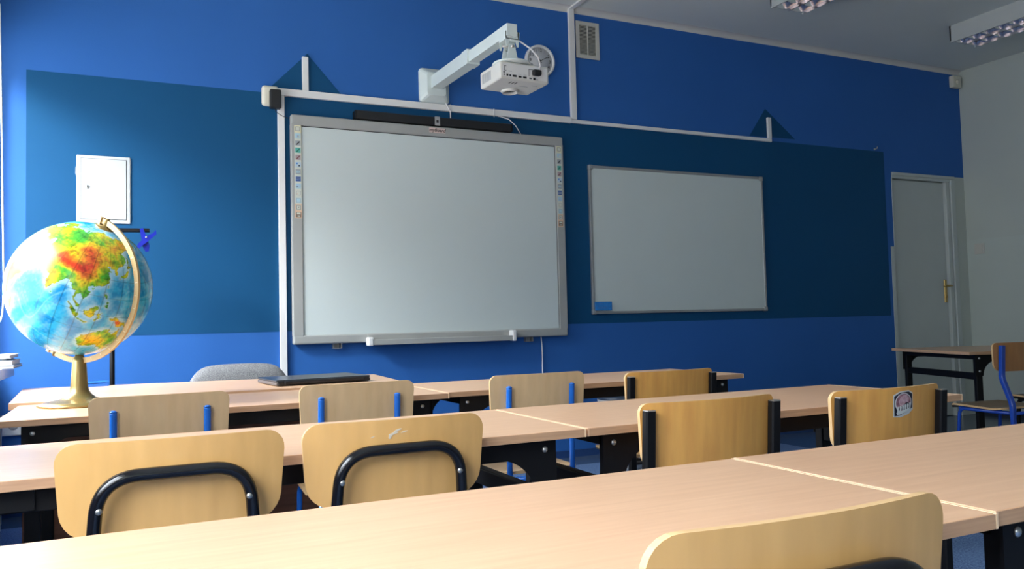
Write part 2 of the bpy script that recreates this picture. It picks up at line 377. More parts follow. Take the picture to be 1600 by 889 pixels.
# ------------------------------------------------------------------ chairs
def backrest_mb(Wt, Wb, z0, z1, r, sag, th_, m, tilt=0.03, nx=36, nz=18, rb=None):
    """curved plywood panel, local y=0 at rear middle; its ends bend forward (+y)"""
    rb = rb or r; H = z1-z0; b = MB(); grid = []
    def half(z):
        w_ = Wb/2 + (Wt/2-Wb/2)*(z-z0)/H
        if z > z1-r: w_ -= r - math.sqrt(max(0, r*r-(z-(z1-r))**2))
        if z < z0+rb: w_ -= rb - math.sqrt(max(0, rb*rb-(z0+rb-z)**2))
        return w_
    zs = [z0+rb*(1-math.cos(k/6*PI/2)) for k in range(6)] + [z0+rb+(H-rb-r)*k/6 for k in range(6)] + [z1-r+r*math.sin(k/6*PI/2) for k in range(7)]
    zs = zs[:-1] + [z1]
    n = len(zs); V = [[], []]
    for z in zs:
        h = half(z)
        for k in range(nx+1):
            u = -1+2*k/nx; x = h*u; y = sag*(x/(Wt/2))**2 - tilt*(z-z0)/H
            V[0].append((x, y, z)); V[1].append((x, y+th_, z))
    N_ = nx+1
    F = [(i*N_+k, i*N_+k+1, (i+1)*N_+k+1, (i+1)*N_+k) for i in range(n-1) for k in range(nx)]
    b.add(V[0], F, m, True); b.add(V[1], F, m, True)
    ring = [k for k in range(N_)] + [i*N_+nx for i in range(1, n)] + [(n-1)*N_+k for k in range(nx-1, -1, -1)] + [i*N_ for i in range(n-2, 0, -1)]
    R_ = [V[0][k] for k in ring] + [V[1][k] for k in ring]; q = len(ring)
    # slightly rounded, paler ply edge
    b.add(R_, [(k, (k+1) % q, q+(k+1) % q, q+k) for k in range(q)], m_plyedge, False)
    return b
def seat_mb(w, dpt, z, m, y0=.02):
    b = MB(); out = []
    hw, r = w/2, .05
    cs = [(-hw+r, y0+r, PI, 1.5*PI), (hw-r, y0+r, 1.5*PI, 2*PI), (hw-.01-r*1.3, y0+dpt-r*1.3, 0, .5*PI), (-hw+.01+r*1.3, y0+dpt-r*1.3, .5*PI, PI)]
    for i, (cx, cy, a0, a1) in enumerate(cs):
        q = r if i < 2 else r*1.3
        for k in range(7):
            a = a0+(a1-a0)*k/6; out.append((cx+q*math.cos(a), cy+q*math.sin(a)))
    def zz(y):
        t = (y-y0)/dpt; return z - .012*math.sin(min(1, max(0, t/.8))*PI) - (.022*((t-.85)/.15)**2 if t > .85 else 0)
    n = len(out); rings = []
    for s_ in (1, .8, .5, .2):
        cx, cy = 0, y0+dpt/2
        rings.append([(cx+(x-cx)*s_, cy+(y-cy)*s_) for x, y in out])
    for off, fl_ in ((0, False), (-.010, True)):
        vs = [(x, y, zz(y)+off) for rg in rings for x, y in rg] + [(0, y0+dpt/2, zz(y0+dpt/2)+off)]
        fs = [(i*n+k, i*n+(k+1) % n, (i+1)*n+(k+1) % n, (i+1)*n+k) for i in range(3) for k in range(n)] + [(3*n+k, 3*n+(k+1) % n, 4*n) for k in range(n)]
        b.add(vs, fs, m, True)
    vs = [(x, y, zz(y)) for x, y in out] + [(x, y, zz(y)-.010) for x, y in out]
    b.add(vs, [(k, (k+1) % n, n+(k+1) % n, n+k) for k in range(n)], m_plyedge)
    return b
def make_chair(kind, metal, ply, seatm, SZ=.38):
    t = empty('school_chair', (0, 0, 0.006))
    zb, zt = (.548, .694)
    dz = -.006
    if kind == 'loop':
        bk = backrest_mb(.358, .335, .545+dz, .70+dz, .034, .018, .009, ply, .012, rb=.045)
        bo = bk.build('backrest', t)
        r = .0105; yb = -.0115
        P = [(-.128, yb+.012, SZ-.02), (-.122, yb+.004, .55), (-.112, yb-.006, .60), (-.108, yb-.011, .634), (0, yb-.012, .638), (.108, yb-.011, .634), (.112, yb-.006, .60), (.122, yb+.004, .55), (.128, yb+.012, SZ-.02)]
        P = [P[0]] + round_path([(-.124, yb+.004, .50), (-.114, yb-.012, .641), (.114, yb-.012, .641), (.124, yb+.004, .50)], .062, 12) + [P[-1]]
        m = MB(); m.tube(P, r, metal, 16, up=Vector((1, 0, 0))); fo = m.build('back_frame', t)
        for s in (-1, 1):
            b = MB(); X = Matrix.Translation((s*.113, yb-.0148, .590)) @ Matrix.Rotation(PI/2, 4, 'X')
            b.lathe([(.0055, 0), (.0048, .002), (.0005, .003)], m_steel, 12, X=X); b.build('rivet', fo)
        lx = .128; rear_top = (lx, .0015, SZ-.02)
    elif kind == 'post':
        bo = backrest_mb(.36, .345, .545+dz, .703+dz, .026, .012, .009, ply, .012, rb=.035).build('backrest', t)
        lx = .118
        for s in (-1, 1):
            b = MB(); b.tube([(s*lx, -.0065, SZ-.02), (s*lx, -.0085, .55), (s*lx, -.0165, .652), (s*lx, -.017, .655)], .0095, metal, 16, up=Vector((1, 0, 0)))
            X = Matrix.Translation((s*lx, -.017, .655)); b.lathe([(.0097, 0), (.0097, .003), (.005, .006), (.0005, .0065)], metal, 16, X=X); b.build('back_post', t)
        rear_top = (lx, -.0065, SZ-.02)
    else:
        zk = .016 if kind == 'kink' else 0; bo = backrest_mb(.372, .350, .550+dz+zk, .697+dz+zk, .022, .030, .009, ply, .012, rb=.04).build('backrest', t)
        lx = .172 if kind == 'flat' else .150
        sg = .030*(lx/.186)**2
        kick = 0 if kind == 'flat' else -.05
        for s in (-1, 1):
            b = MB(); b.tube(round_path([(s*lx, sg-.016+kick, SZ-.04), (s*lx, sg-.016+kick, SZ+.02), (s*lx, sg-.014, .53), (s*lx, sg-.024, .682+dz+zk)], .02), .01, metal, flat=(.026, .019) if kind == 'flat' else (.028, .022), up=Vector((0, 1, 0)))
            b.box((s*lx-.010, sg-.033, .682+dz+zk-.001), (s*lx+.010, sg-.016, .684+dz+zk), m_steel if kind == 'flat' else metal)
            bp = b.build('back_post', t)
        rear_top = (lx, sg-.016+kick, SZ-.04)
    sw = {'loop': .345, 'post': .31, 'flat': .325, 'kink': .34}[kind]; sd = .345 if SZ < .4 else .325
    seat_mb(sw, sd, SZ, seatm, .0 if kind != 'kink' else .0).build('seat', t)
    zr = SZ-.026; fy = sd-.075
    for s in (-1, 1):
        b = MB()
        if kind in ('flat', 'kink'):
            b.tube([(s*rear_top[0], rear_top[1], SZ-.03), (s*rear_top[0], rear_top[1], .2), (s*rear_top[0], rear_top[1]-.02, .002)], .01, metal, flat=(.026, .019), up=Vector((0, 1, 0)))
        else:
            b.tube([(s*rear_top[0], rear_top[1], SZ-.018), (s*rear_top[0], rear_top[1]-.004, .2), (s*(rear_top[0]+.01), rear_top[1]-.025, .003)], .0095, metal, 14, up=Vector((1, 0, 0)))
        b.build('leg', t)
        b = MB(); sx2 = sw/2-.024; P = round_path([(s*min(rear_top[0], sx2), rear_top[1]+.005, zr), (s*sx2, fy, zr), (s*(sx2+.003), fy+.03, .002)], .035, 8)
        b.tube(P, .009, metal, 14) if kind != 'flat' else b.tube(P, .009, metal, flat=(.020, .018))
        b.build('leg', t)
    b = MB(); b.tube([(-sx2, fy, zr), (sx2, fy, zr)], .009, metal, 12); b.build('seat_rail', t)
    b = MB(); b.tube([(-rear_top[0], rear_top[1], zr), (rear_top[0], rear_top[1], zr)], .009, metal, 12); b.build('seat_rail', t)
    return t, bo
G_C = 'school chairs with plywood seats'
protos = {}
def chair(kind, x, y, label, rz=0, metal=m_black, ply=m_ply, seatm=m_ply, SZ=.38, key=None):
    key = key or (kind, metal.name, ply.name, seatm.name)
    if key in protos: t = copy_tree(protos[key])
    else: t = make_chair(kind, metal, ply, seatm, SZ)[0]; protos[key] = t
    t.location = (x, y, 0.0065); t.rotation_euler.z = rz
    tag(t, label, 'chair', G_C); return t
def part_of(t, name): return [o for o in S.objects if o.parent == t and o.name.startswith(name)][0]

chA = chair('loop', .072, -3.172, 'plywood chair with black loop frame, the one farther left at the middle row', metal=m_blackgloss)
chB = chair('loop', .460, -3.150, 'plywood chair with black loop frame and pale scuffs on its back', metal=m_blackgloss)
chN = chair('loop', .550, -4.088, 'plywood chair with black loop frame cut off by the bottom edge, nearest of all', metal=m_blackgloss)
chC = chair('flat', 1.163, -3.205, 'honey plywood chair with two flat black posts and a bare back, at the middle row', metal=m_black, ply=m_ply_honey, seatm=m_ply, SZ=.415)
chD = chair('flat', 1.660, -3.255, 'honey plywood chair with a dark picture sticker on its back', metal=m_black, ply=m_ply_honey, seatm=m_ply, SZ=.415)
chH = chair('flat', 1.705, -2.325, 'honey plywood chair with black posts, right of the blue-post chairs at the front row', metal=m_black, ply=m_ply_honey, seatm=m_ply, SZ=.415)
chE = chair('post', .084, -2.19, 'pale plywood chair with blue posts right in front of the globe stand', metal=m_bluemetal, ply=m_ply_pale, seatm=m_ply_pale)
chF = chair('post', .642, -2.165, 'pale plywood chair with blue posts standing just in front of the laptop', metal=m_bluemetal, ply=m_ply_pale, seatm=m_ply_pale)
chG = chair('post', 1.251, -2.19, 'pale plywood chair with blue posts below the white cable of the large board', metal=m_bluemetal, ply=m_ply_pale, seatm=m_ply_pale)
chV = chair('kink', 4.150, -1.985, 'brown plywood chair with deep blue frame beside the angled table by the door', rz=math.radians(-6), metal=m_bluemetal2, ply=mat('brown_plywood', (.42, .20, .075), .35, col2=(.34, .155, .055), nscale=6, stretch=(5, 5, .9)), seatm=m_seatdark)
chW = chair('flat', 4.70, -1.93, 'dark-framed chair at the right picture edge, only its seat front showing', rz=math.radians(-16), metal=m_black, ply=m_ply_honey, seatm=m_seatdark, SZ=.385, key='w')

# scuffs on the back of chair B, sticker on the back of chair D
def back_pt(x, z, sag, half, z0, H, tilt, off=.0006): return (x, sag*(x/half)**2 - tilt*(z-z0)/H - off, z)
b = MB()
def patch(b, poly, m, sag, half, z0, H, tilt, off):
    # fan of a small outline wrapped on the curved back
    cx = sum(p[0] for p in poly)/len(poly); cz = sum(p[1] for p in poly)/len(poly)
    vs = [back_pt(x, z, sag, half, z0, H, tilt, off) for x, z in poly] + [back_pt(cx, cz, sag, half, z0, H, tilt, off)]
    vs += [back_pt(x, z, sag, half, z0, H, tilt, off-.0005) for x, z in poly]
    n = len(poly); b.add(vs, [(k, (k+1) % n, n) for k in range(n)] + [(k, (k+1) % n, n+1+(k+1) % n, n+1+k) for k in range(n)], m)
for (x, z, l, h, a) in ((-.012, .668, .022, .005, .25), (-.004, .674, .020, .003, .3), (-.019, .662, .010, .006, .9), (.008, .670, .014, .0025, .2), (-.052, .664, .010, .0015, .3)):
    poly = []
    for k in range(10):
        t_ = 2*PI*k/10; r_ = 1+random.uniform(-.3, .3); px, pz = l/2*math.cos(t_)*r_, h/2*math.sin(t_)*r_
        poly.append((x+px*math.cos(a)-pz*math.sin(a), z+px*math.sin(a)+pz*math.cos(a)))
    patch(b, poly, m_scuff, .018, .179, .539, .155, .012, .0006)
b.build('scuff_mark', part_of(chB, 'backrest'))
m_st_black = mat('sticker_black', (.012, .014, .03), .4, noise=.2, nscale=200)
m_st_pink = mat('sticker_pink', (.42, .22, .25), .4, col2=(.12, .04, .07), nscale=120)
m_st_pink2 = mat('sticker_pale_pink', (.58, .40, .42), .4, col2=(.42, .24, .27), nscale=160)
m_st_white = mat('sticker_white', (.60, .62, .60), .4, noise=.1)
SG = dict(sag=.030, half=.186, z0=.544, H=.147, tilt=.012)
b = MB(); P0 = (.022, .0)
def sp(poly, m, off): patch(b, [(x+.022, z+.652) for x, z in poly], m, off=off, **SG)
sp([(-.036, .021), (-.015, .029), (.018, .031), (.033, .024), (.035, -.016), (.020, -.026), (-.010, -.033), (-.034, -.031)], m_st_white, .0008)
sp([(-.033, .018), (-.014, .026), (.017, .028), (.031, .022), (.032, -.012), (.014, -.018), (-.012, -.028), (-.031, -.029)], m_st_black, .0011)
sp([(.029*math.cos(a)*1.0-.001, .002+.0235*math.sin(a)) for a in [k*PI/10 for k in range(20)]], m_st_white, .0014)
sp([(.0265*math.cos(a)-.001, .002+.0215*math.sin(a)) for a in [k*PI/10 for k in range(20)]], m_st_pink, .0017)
sp([(-.018, .004), (-.014, .014), (-.004, .020), (.010, .020), (.018, .012), (.016, .002), (.006, .004), (-.002, -.004), (-.012, -.006)], m_st_pink2, .0020)
sp([(.022, -.002), (.010, .002), (.002, -.003), (-.008, -.008), (-.020, -.010), (-.018, -.016), (0, -.016), (.018, -.012)], m_st_black, .0022)
for k in range(6):   # ragged white band of lettering shapes
    x_ = -.021+k*.0085; z_ = -.011+k*.0016
    sp([(x_-.003, z_+.003), (x_+.001, z_+.0045), (x_+.0035, z_+.001), (x_+.002, z_-.009), (x_-.002, z_-.010)], m_st_white, .0025)
sp([(-.026, -.021), (.022, -.011), (.020, -.017), (-.010, -.025), (-.022, -.027)], m_st_white, .0024)
st = b.build('sticker', part_of(chD, 'backrest')); st['label'] = 'dark picture sticker with pink disc and ragged white lettering'

# teacher's chair behind the desk
tc_ = empty('teacher_chair', (.50, -.42, 0.0095), math.radians(180), label='grey fabric teacher chair behind the desk with rounded backrest', cat='chair')
b = MB(); nx, nz = 24, 14; V = [[], []]
for i in range(nz+1):
    v = i/nz
    for k in range(nx+1):
        u = -1+2*k/nx
        z_ = .40+.30*v
        w_ = .262*(1-max(0, (v-.55)/.45)**3*.12) * (1-.25*max(0, (.3-v)/.3)**2)
        x_ = u*w_; e = (1-abs(u)**6)*(1-abs(2*v-1)**6)
        top_drop = (.012*abs(u)**2+.075*abs(u)**7)*v
        V[0].append((x_, -.022*e-.01*u*u-.0, z_-top_drop)); V[1].append((x_, .022*e+.012-.01*u*u, z_-top_drop))
N_ = nx+1; F = [(i*N_+k, i*N_+k+1, (i+1)*N_+k+1, (i+1)*N_+k) for i in range(nz) for k in range(nx)]
b.add(V[0], F, m_fabric, True); b.add(V[1], F, m_fabric, True)
ring = [k for k in range(N_)] + [i*N_+nx for i in range(1, nz+1)] + [nz*N_+k for k in range(nx-1, -1, -1)] + [i*N_ for i in range(nz-1, 0, -1)]
q = len(ring); b.add([V[0][k] for k in ring]+[V[1][k] for k in ring], [(k, (k+1) % q, q+(k+1) % q, q+k) for k in range(q)], m_fabric, True)
b.build('backrest', tc_)
b = MB(); b.box((-.22, .04, .36), (.22, .34, .43), m_fabric, .025, 4); b.build('seat', tc_)
for s in (-1, 1):
    for y_ in (.06, .30):
        b = MB(); b.tube([(s*.20, y_, .37), (s*.21, y_+(.02 if y_ > .1 else -.03), 0)], .012, m_black, 12); b.build('leg', tc_)
    b = MB(); b.tube(round_path([(s*.17, .08, .37), (s*.17, .02, .42), (s*.17, .026, .52)], .03), .010, m_black, 10); b.build('back_bracket', tc_)

# ------------------------------------------------------------------ globe
gl = empty('desk_globe', (-.140, -1.655, .645), label='large relief globe on a gold stand with a gold meridian arc', cat='globe')
GC = Vector((.004, 0, .378)); GR = .216
T_, PH = math.radians(28), math.radians(-45)
ax = Vector((math.sin(T_)*math.cos(PH), math.sin(T_)*math.sin(PH), math.cos(T_)))
hd_ = Vector((math.cos(PH), math.sin(PH), 0))
side = (hd_ - ax*hd_.dot(ax)).normalized()       # in the arc plane, perpendicular to the axis
nrm_ = ax.cross(side)
# map
POLY = {
 'eurasia': [(-9,38),(-9,43),(-2,44),(-4,48),(2,51),(8,54),(9,57),(11,54),(20,55),(24,59),(30,60),(22,61),(25,65),(20,63),(17,61),(16,57),(11,59),(5,59),(6,63),(14,68),(22,71),(30,70),(41,67),(34,66),(38,64),(44,66),(44,68),(55,68),(60,69),(68,69),(68,73),(73,72),(72,68),(76,72),(82,73),(88,75),(98,76),(105,78),(113,76),(110,74),(120,73),(130,71),(140,73),(150,71),(160,70),(170,70),(179,69),(179,65),(176,62),(170,60),(163,58),(162,55),(157,51),(156,57),(162,61),(155,59),(143,59),(136,55),(141,53),(140,48),(135,43),(130,42),(128,39),(129,36),(126,34),(126,37),(125,40),(121,39),(121,41),(118,39),(122,37),(119,35),(122,31),(120,26),(116,23),(110,21),(108,22),(106,19),(109,14),(108,11),(105,9),(105,10),(102,12),(101,14),(100,12),(100,8),(103,5),(104,2),(102,2),(100,6),(98,9),(98,15),(95,16),(94,19),(91,22),(88,22),(86,20),(82,16),(80,13),(80,10),(78,8),(76,10),(74,15),(73,20),(70,21),(67,24),(62,25),(57,27),(51,28),(48,30),(50,27),(52,24),(56,25),(59,22),(55,17),(48,14),(44,12),(42,16),(39,21),(35,28),(35,31),(36,36),(30,36),(26,38),(27,41),(36,41),(41,42),(38,46),(33,45),(29,42),(26,41),(23,37),(20,40),(14,45),(18,40),(12,42),(8,44),(3,42),(0,39),(-5,36)],
 'africa': [(-6,35),(10,37),(11,33),(20,31),(32,31),(34,27),(37,20),(43,12),(51,12),(45,3),(40,-4),(40,-14),(35,-20),(33,-27),(27,-34),(19,-34),(14,-24),(12,-15),(13,-6),(9,1),(8,4),(-8,5),(-17,14),(-16,22),(-9,30)],
 'madagascar': [(49,-12),(50,-16),(47,-25),(44,-24),(44,-18)],
 'srilanka': [(80,9),(82,7),(80.5,6)],
 'sumatra': [(95,5.5),(98,4),(102,0),(106,-3),(105.5,-6),(102,-4),(98,1)],
 'java': [(105,-6.2),(109,-6.6),(114,-7.4),(114,-8.6),(108,-7.8)],
 'borneo': [(109,1.5),(111,1.8),(114,4.5),(117,7),(119,5),(117.5,1),(116,-3.5),(112,-3.3),(110,-1)],
 'sulawesi': [(120,1),(124,1.4),(121,.2),(121.5,-1.5),(123,-4.5),(121,-3),(120,-5.5),(119,-3)],
 'luzon': [(120.5,18),(122,18),(122,15),(124,13),(121,14),(120,16)], 'mindanao': [(122,8),(125.5,9.5),(126,6.5),(124,6)], 'visayas': [(123,11.5),(125,12),(125,10),(123,9.5)],
 'newguinea': [(131,-1),(134,-1),(137,-1.8),(141,-2.8),(146,-5),(150,-10),(146,-8.5),(143,-9),(138,-8),(137,-5),(133,-3.5)],
 'australia': [(114,-22),(117,-20.5),(122,-18),(126,-14),(129,-15),(132,-11.5),(136,-12),(136,-15),(140,-17.5),(142,-11),(144,-14),(146,-19),(150,-23),(153,-27),(153,-31),(150,-37),(146,-39),(141,-38),(138,-34),(135,-34),(131,-31.5),(124,-33),(119,-35),(115,-34),(115,-30),(113,-26)],
 'tasmania': [(145,-41),(148,-41),(147,-43.5)], 'nz': [(173,-35),(178,-38),(175,-41),(171,-46),(167,-46),(172,-41)],
 'honshu': [(131,34),(135,35.7),(138,37.5),(141,41.5),(142,39),(140,35),(136,34)], 'hokkaido': [(140,42),(142,45.5),(145,43.5),(143,42)], 'kyushu': [(130,33),(132,33),(131,31)],
 'taiwan': [(121,25),(122,25),(121,22)], 'hainan': [(109,20),(111,20),(110,18.3)], 'sakhalin': [(142,54),(143.5,50),(143,46),(142,48)],
 'novaya': [(52,71),(58,75),(68,77),(60,74),(56,71)],
 'namerica': [(-168,66),(-155,71),(-125,70),(-95,72),(-82,70),(-95,60),(-80,52),(-78,62),(-65,60),(-56,52),(-65,45),(-75,38),(-81,31),(-80,25),(-84,30),(-97,27),(-97,20),(-88,21),(-83,10),(-80,8),(-85,11),(-105,20),(-112,30),(-124,42),(-130,54),(-150,60),(-165,55)],
 'samerica': [(-78,8),(-60,10),(-50,0),(-35,-7),(-40,-22),(-55,-35),(-68,-52),(-74,-50),(-71,-30),(-70,-18),(-81,-5)],
 'greenland': [(-55,60),(-20,70),(-20,82),(-60,82),(-70,77)],
}
NL, NT = 720, 360
lon = (np.arange(NL)+.5)/NL*360-180; lat = np.linspace(-90, 90, NT+1)
LO, LA = np.meshgrid(lon, lat)
rng = np.random.RandomState(3)
def fnoise(scales, amp):
    out = np.zeros_like(LO)
    a = np.radians(LO); p_ = np.radians(LA); X3 = np.cos(p_)*np.cos(a); Y3 = np.cos(p_)*np.sin(a); Z3 = np.sin(p_)
    for sc, am in zip(scales, amp):
        for _ in range(7):
            d_ = rng.normal(size=3); d_ /= np.linalg.norm(d_); ph = rng.uniform(0, 6.28)
            out += am*np.sin(sc*(X3*d_[0]+Y3*d_[1]+Z3*d_[2])+ph+1.2*np.sin(sc*.6*(Y3*d_[0]-X3*d_[2])+ph*2))/2.6
    return out
nz1 = fnoise([20, 45, 90, 150], [.5, .35, .25, .2]); nz2 = fnoise([30, 70, 130], [.5, .35, .3])
jx = LO + 1.1*fnoise([40, 90], [.6, .4]); jy = LA + 1.0*fnoise([40, 90], [.6, .4])
land = np.zeros_like(LO, bool)
for P in POLY.values():
    ins = np.zeros_like(land); n = len(P)
    for i in range(n):
        (x1_, y1_), (x2_, y2_) = P[i], P[(i+1) % n]
        if y1_ == y2_: continue
        ins ^= ((y1_ > jy) != (y2_ > jy)) & (jx < (x2_-x1_)*(jy-y1_)/(y2_-y1_)+x1_)
    land |= ins
# the Caspian and the Aral are water, Antarctica is ice
land &= ~(((LO-51)/3.2)**2+((LA-42)/5.5)**2 < 1)
lf_ = land.astype(float)
def blur(a, k):
    for ax_ in (0, 1):
        acc = np.zeros_like(a)
        for s in range(-k, k+1): acc += np.roll(a, s, ax_)
        a = acc/(2*k+1)
    return a
near = blur(blur(lf_, 6), 6); near2 = blur(lf_, 2)
elev = .22 + .13*nz1
def blob(lo_, la_, rx, ry, h): 
    global elev
    elev = elev + h*np.exp(-(((LO-lo_)/rx)**2+((LA-la_)/ry)**2))
for a_ in ((89, 33, 11, 4.5, .55), (76, 38, 8, 5, .30), (100, 34, 10, 9, .26), (104, 44, 22, 10, .36), (92, 51, 14, 6, .26), (62, 33, 14, 6, .38), (125, 60, 22, 8, .20), (150, 64, 18, 6, .2), (45, 39, 12, 4, .35), (103, 26, 6, 5, .2), (70, 62, 14, 9, -.28), (118, 33, 6, 6, -.25), (125, 46, 6, 4, -.12), (80, 27, 9, 3, -.30), (102, 14, 7, 5, -.12), (77, 17, 5, 7, .16), (45, 22, 9, 9, .25), (30, 5, 14, 14, .25), (38, 8, 6, 8, .4), (130, -25, 14, 8, .12), (125, -27, 8, 6, .12), (143, -27, 6, 7, -.12), (138, -5, 6, 2, .35), (115, 1, 4, 3, .15), (60, 48, 12, 6, -.1)):
    blob(*a_)
stops = [(-.2, (.10, .50, .10)), (.10, (.16, .60, .08)), (.24, (.52, .72, .05)), (.34, (.93, .80, .05)), (.46, (.96, .60, .05)), (.60, (.92, .33, .05)), (.80, (.86, .12, .04)), (1.1, (.75, .05, .03)), (2, (.75, .05, .03))]
xs_ = [s[0] for s in stops]
rgb = np.stack([np.interp(elev, xs_, [s[1][c] for s in stops]) for c in range(3)], -1)
nz3 = fnoise([60, 110, 170], [.5, .5, .5])
rgb *= (1-.30*np.clip(nz2, 0, 1)-.25*np.clip(nz3, 0, 1))[..., None]
deep = np.array([.02, .40, .74]); mid_ = np.array([.08, .60, .88]); shal = np.array([.52, .80, .93])
d1 = np.clip(near*3.2+.25*nz2+.05, 0, 1)[..., None]
sea = deep*(1-np.clip(.5+.9*nz1, 0, 1))[..., None] + mid_*np.clip(.5+.9*nz1, 0, 1)[..., None]
sea = sea*(1-d1)+shal*d1
ridge = np.clip(1-np.abs(fnoise([7, 13], [1, .5])-.1)*7, 0, 1)[..., None]*.45
sea = sea*(1-ridge)+np.array([.45, .80, .92])*ridge
colr = np.where(land[..., None], rgb, sea)
coast = (near2 > .08) & (near2 < .75) & ~land
colr[coast] = colr[coast]*.55+np.array([.62, .80, .86])*.45
brd = ((np.abs(near2-.5) < .16) & land); colr[brd] *= .72
ice = np.clip((-LA-64)/6, 0, 1)[..., None]; colr = colr*(1-ice)+np.array([.80, .84, .86])*ice
ice = np.clip((LA-78)/7, 0, 1)[..., None]*(~land)[..., None]; colr = colr*(1-ice)+np.array([.72, .84, .90])*ice
grd = (np.abs((LO+7.5) % 15-7.5) < .28) | (np.abs((LA+7.5) % 15-7.5) < .28)
colr[grd] *= .70
colr = np.clip(colr, 0, 1)**1.35*.88
vs = []; R3 = np.radians
ca, sa, cp_, sp_ = np.cos(R3(LO)), np.sin(R3(LO)), np.cos(R3(LA)), np.sin(R3(LA))
# longitude of the arc plane so that about 104E faces the viewer
camdir = (CAM - (Vector(gl.location)+GC)).normalized()
e1 = side; e2 = ax.cross(side)
lam_view = math.atan2(camdir.dot(e2), camdir.dot(e1))
LON_FACE = 101.0
L0 = lam_view - math.radians(LON_FACE)
ang = R3(LO)+L0
E1, E2, AX = np.array(e1), np.array(e2), np.array(ax)
pos = (cp_*np.cos(ang))[..., None]*E1 + (cp_*np.sin(ang))[..., None]*E2 + sp_[..., None]*AX
pos = pos*GR + np.array(GC)
me = bpy.data.meshes.new('sphere')
ii, jj = np.meshgrid(np.arange(NT), np.arange(NL), indexing='ij')
idx = lambda i, j: i*NL + (j % NL)
faces = np.stack([idx(ii, jj), idx(ii, jj+1), idx(ii+1, jj+1), idx(ii+1, jj)], -1).reshape(-1, 4)
me.from_pydata(pos.reshape(-1, 3).tolist(), [], faces.tolist())
at = me.color_attributes.new('map', 'FLOAT_COLOR', 'POINT')
at.data.foreach_set('color', np.concatenate([colr.reshape(-1, 3), np.ones((colr.shape[0]*colr.shape[1], 1))], 1).astype(np.float32).ravel())
me.polygons.foreach_set('use_smooth', np.ones(len(faces), bool)); me.update()
mg = bpy.data.materials.new('printed_globe_map'); mg.use_nodes = True
p = mg.node_tree.nodes['Principled BSDF']; a_ = mg.node_tree.nodes.new('ShaderNodeAttribute'); a_.attribute_name = 'map'
mg.node_tree.links.new(a_.outputs['Color'], p.inputs['Base Color']); p.inputs['Roughness'].default_value = .25; p.inputs['Coat Weight'].default_value = .35; p.inputs['Coat Roughness'].default_value = .12
me.materials.append(mg)
o = bpy.data.objects.new('sphere', me); COL.objects.link(o); o.parent = gl
# meridian arc: flat curved band from pole to pole
AR0, AR1, AW = GR+.009, GR+.026, .0042
b = MB(); K = 64; vs = []; a0, a1 = math.radians(-6), math.radians(186)
for k in range(K+1):
    a = a0+(a1-a0)*k/K; d_ = ax*math.cos(a)+side*math.sin(a)
    for (r, s) in ((AR0, -1), (AR1, -1), (AR1, 1), (AR0, 1)): vs.append(GC + d_*r + nrm_*AW*s)
fs = [(k*4+j, k*4+(j+1) % 4, (k+1)*4+(j+1) % 4, (k+1)*4+j) for k in range(K) for j in range(4)] + [(0, 1, 2, 3), (K*4, K*4+1, K*4+2, K*4+3)]
b.add(vs, fs, m_goldlight)
for a in (a0, a1):
    d_ = ax*math.cos(a)+side*math.sin(a); t_ = -ax*math.sin(a)+side*math.cos(a); c0 = GC+d_*(AR0+.006); vs = [c0+d_*p0+t_*p1+nrm_*p2 for p0 in (-.011, .013) for p1 in (-.006, .006) for p2 in (-.009, .009)]
    b.add(vs, [(0, 1, 3, 2), (4, 5, 7, 6), (0, 1, 5, 4), (2, 3, 7, 6), (0, 2, 6, 4), (1, 3, 7, 5)], m_goldlight)
arc = b.build('meridian_arc', gl)
b = MB()
for k in range(1, 18):
    a = math.radians(k*10); d_ = ax*math.cos(a)+side*math.sin(a); tn = (-ax*math.sin(a)+side*math.cos(a))
    for sgn in (-1, 1):
        for q_ in (0,):
            c0 = GC + d_*(AR0+.004) + nrm_*(AW+.0003)*sgn; h_ = .0045 if k % 2 else .009
            vs = [c0-tn*.0008, c0+tn*.0008, c0+tn*.0008+d_*h_, c0-tn*.0008+d_*h_]; b.add([v+nrm_*sgn*.0004 for v in vs]+vs, [(0, 1, 2, 3), (0, 1, 5, 4), (1, 2, 6, 5), (2, 3, 7, 6), (3, 0, 4, 7)], m_goldmark)
b.build('scale_marks', arc)
for s, rr2 in ((1, .030), (-1, .016)):
    R_ = ax.to_track_quat('Z', 'Y').to_matrix().to_4x4() if s > 0 else (-ax).to_track_quat('Z', 'Y').to_matrix().to_4x4()
    X = Matrix.Translation(GC + ax*s*GR) @ R_
    b = MB(); b.lathe([(rr2, -.004), (rr2*.9, .002), (.008, .006), (.006, .030), (.0005, .032)], m_gold, 20, X=X); b.build('pivot', gl)
b = MB()
prof = [(.118, 0), (.121, .004), (.118, .009), (.092, .015), (.062, .020), (.048, .025), (.036, .035), (.029, .046), (.0255, .062), (.0205, .144), (.019, .147), (.014, .158), (.010, .166)]
b.lathe(prof, m_gold, 48); b.build('stand', gl)

# ------------------------------------------------------------------ laptop
lp = empty('laptop', (.52, -1.395, .652), math.radians(6), label='closed black laptop lying on the teacher desk', cat='laptop')
b = MB(); b.box((0, 0, .003), (.385, .285, .016), m_laptopside, .003); b.box((.004, -.003, .002), (.381, .02, .019), m_blackplastic, .004); b.build('base', lp)
b = MB(); b.box((0, .002, .0165), (.385, .285, .0245), m_laptop, .003); b.build('lid', lp)
b = MB(); b.box((.03, -.009, .006), (.355, .0, .021), m_blackplastic, .004); b.build('battery_hinge', lp)
for x_ in (.03, .34):
    b = MB(); b.lathe([(.008, 0), (.008, .004)], m_blackplastic, 12, c=(x_, .03, 0)); b.build('foot', lp)

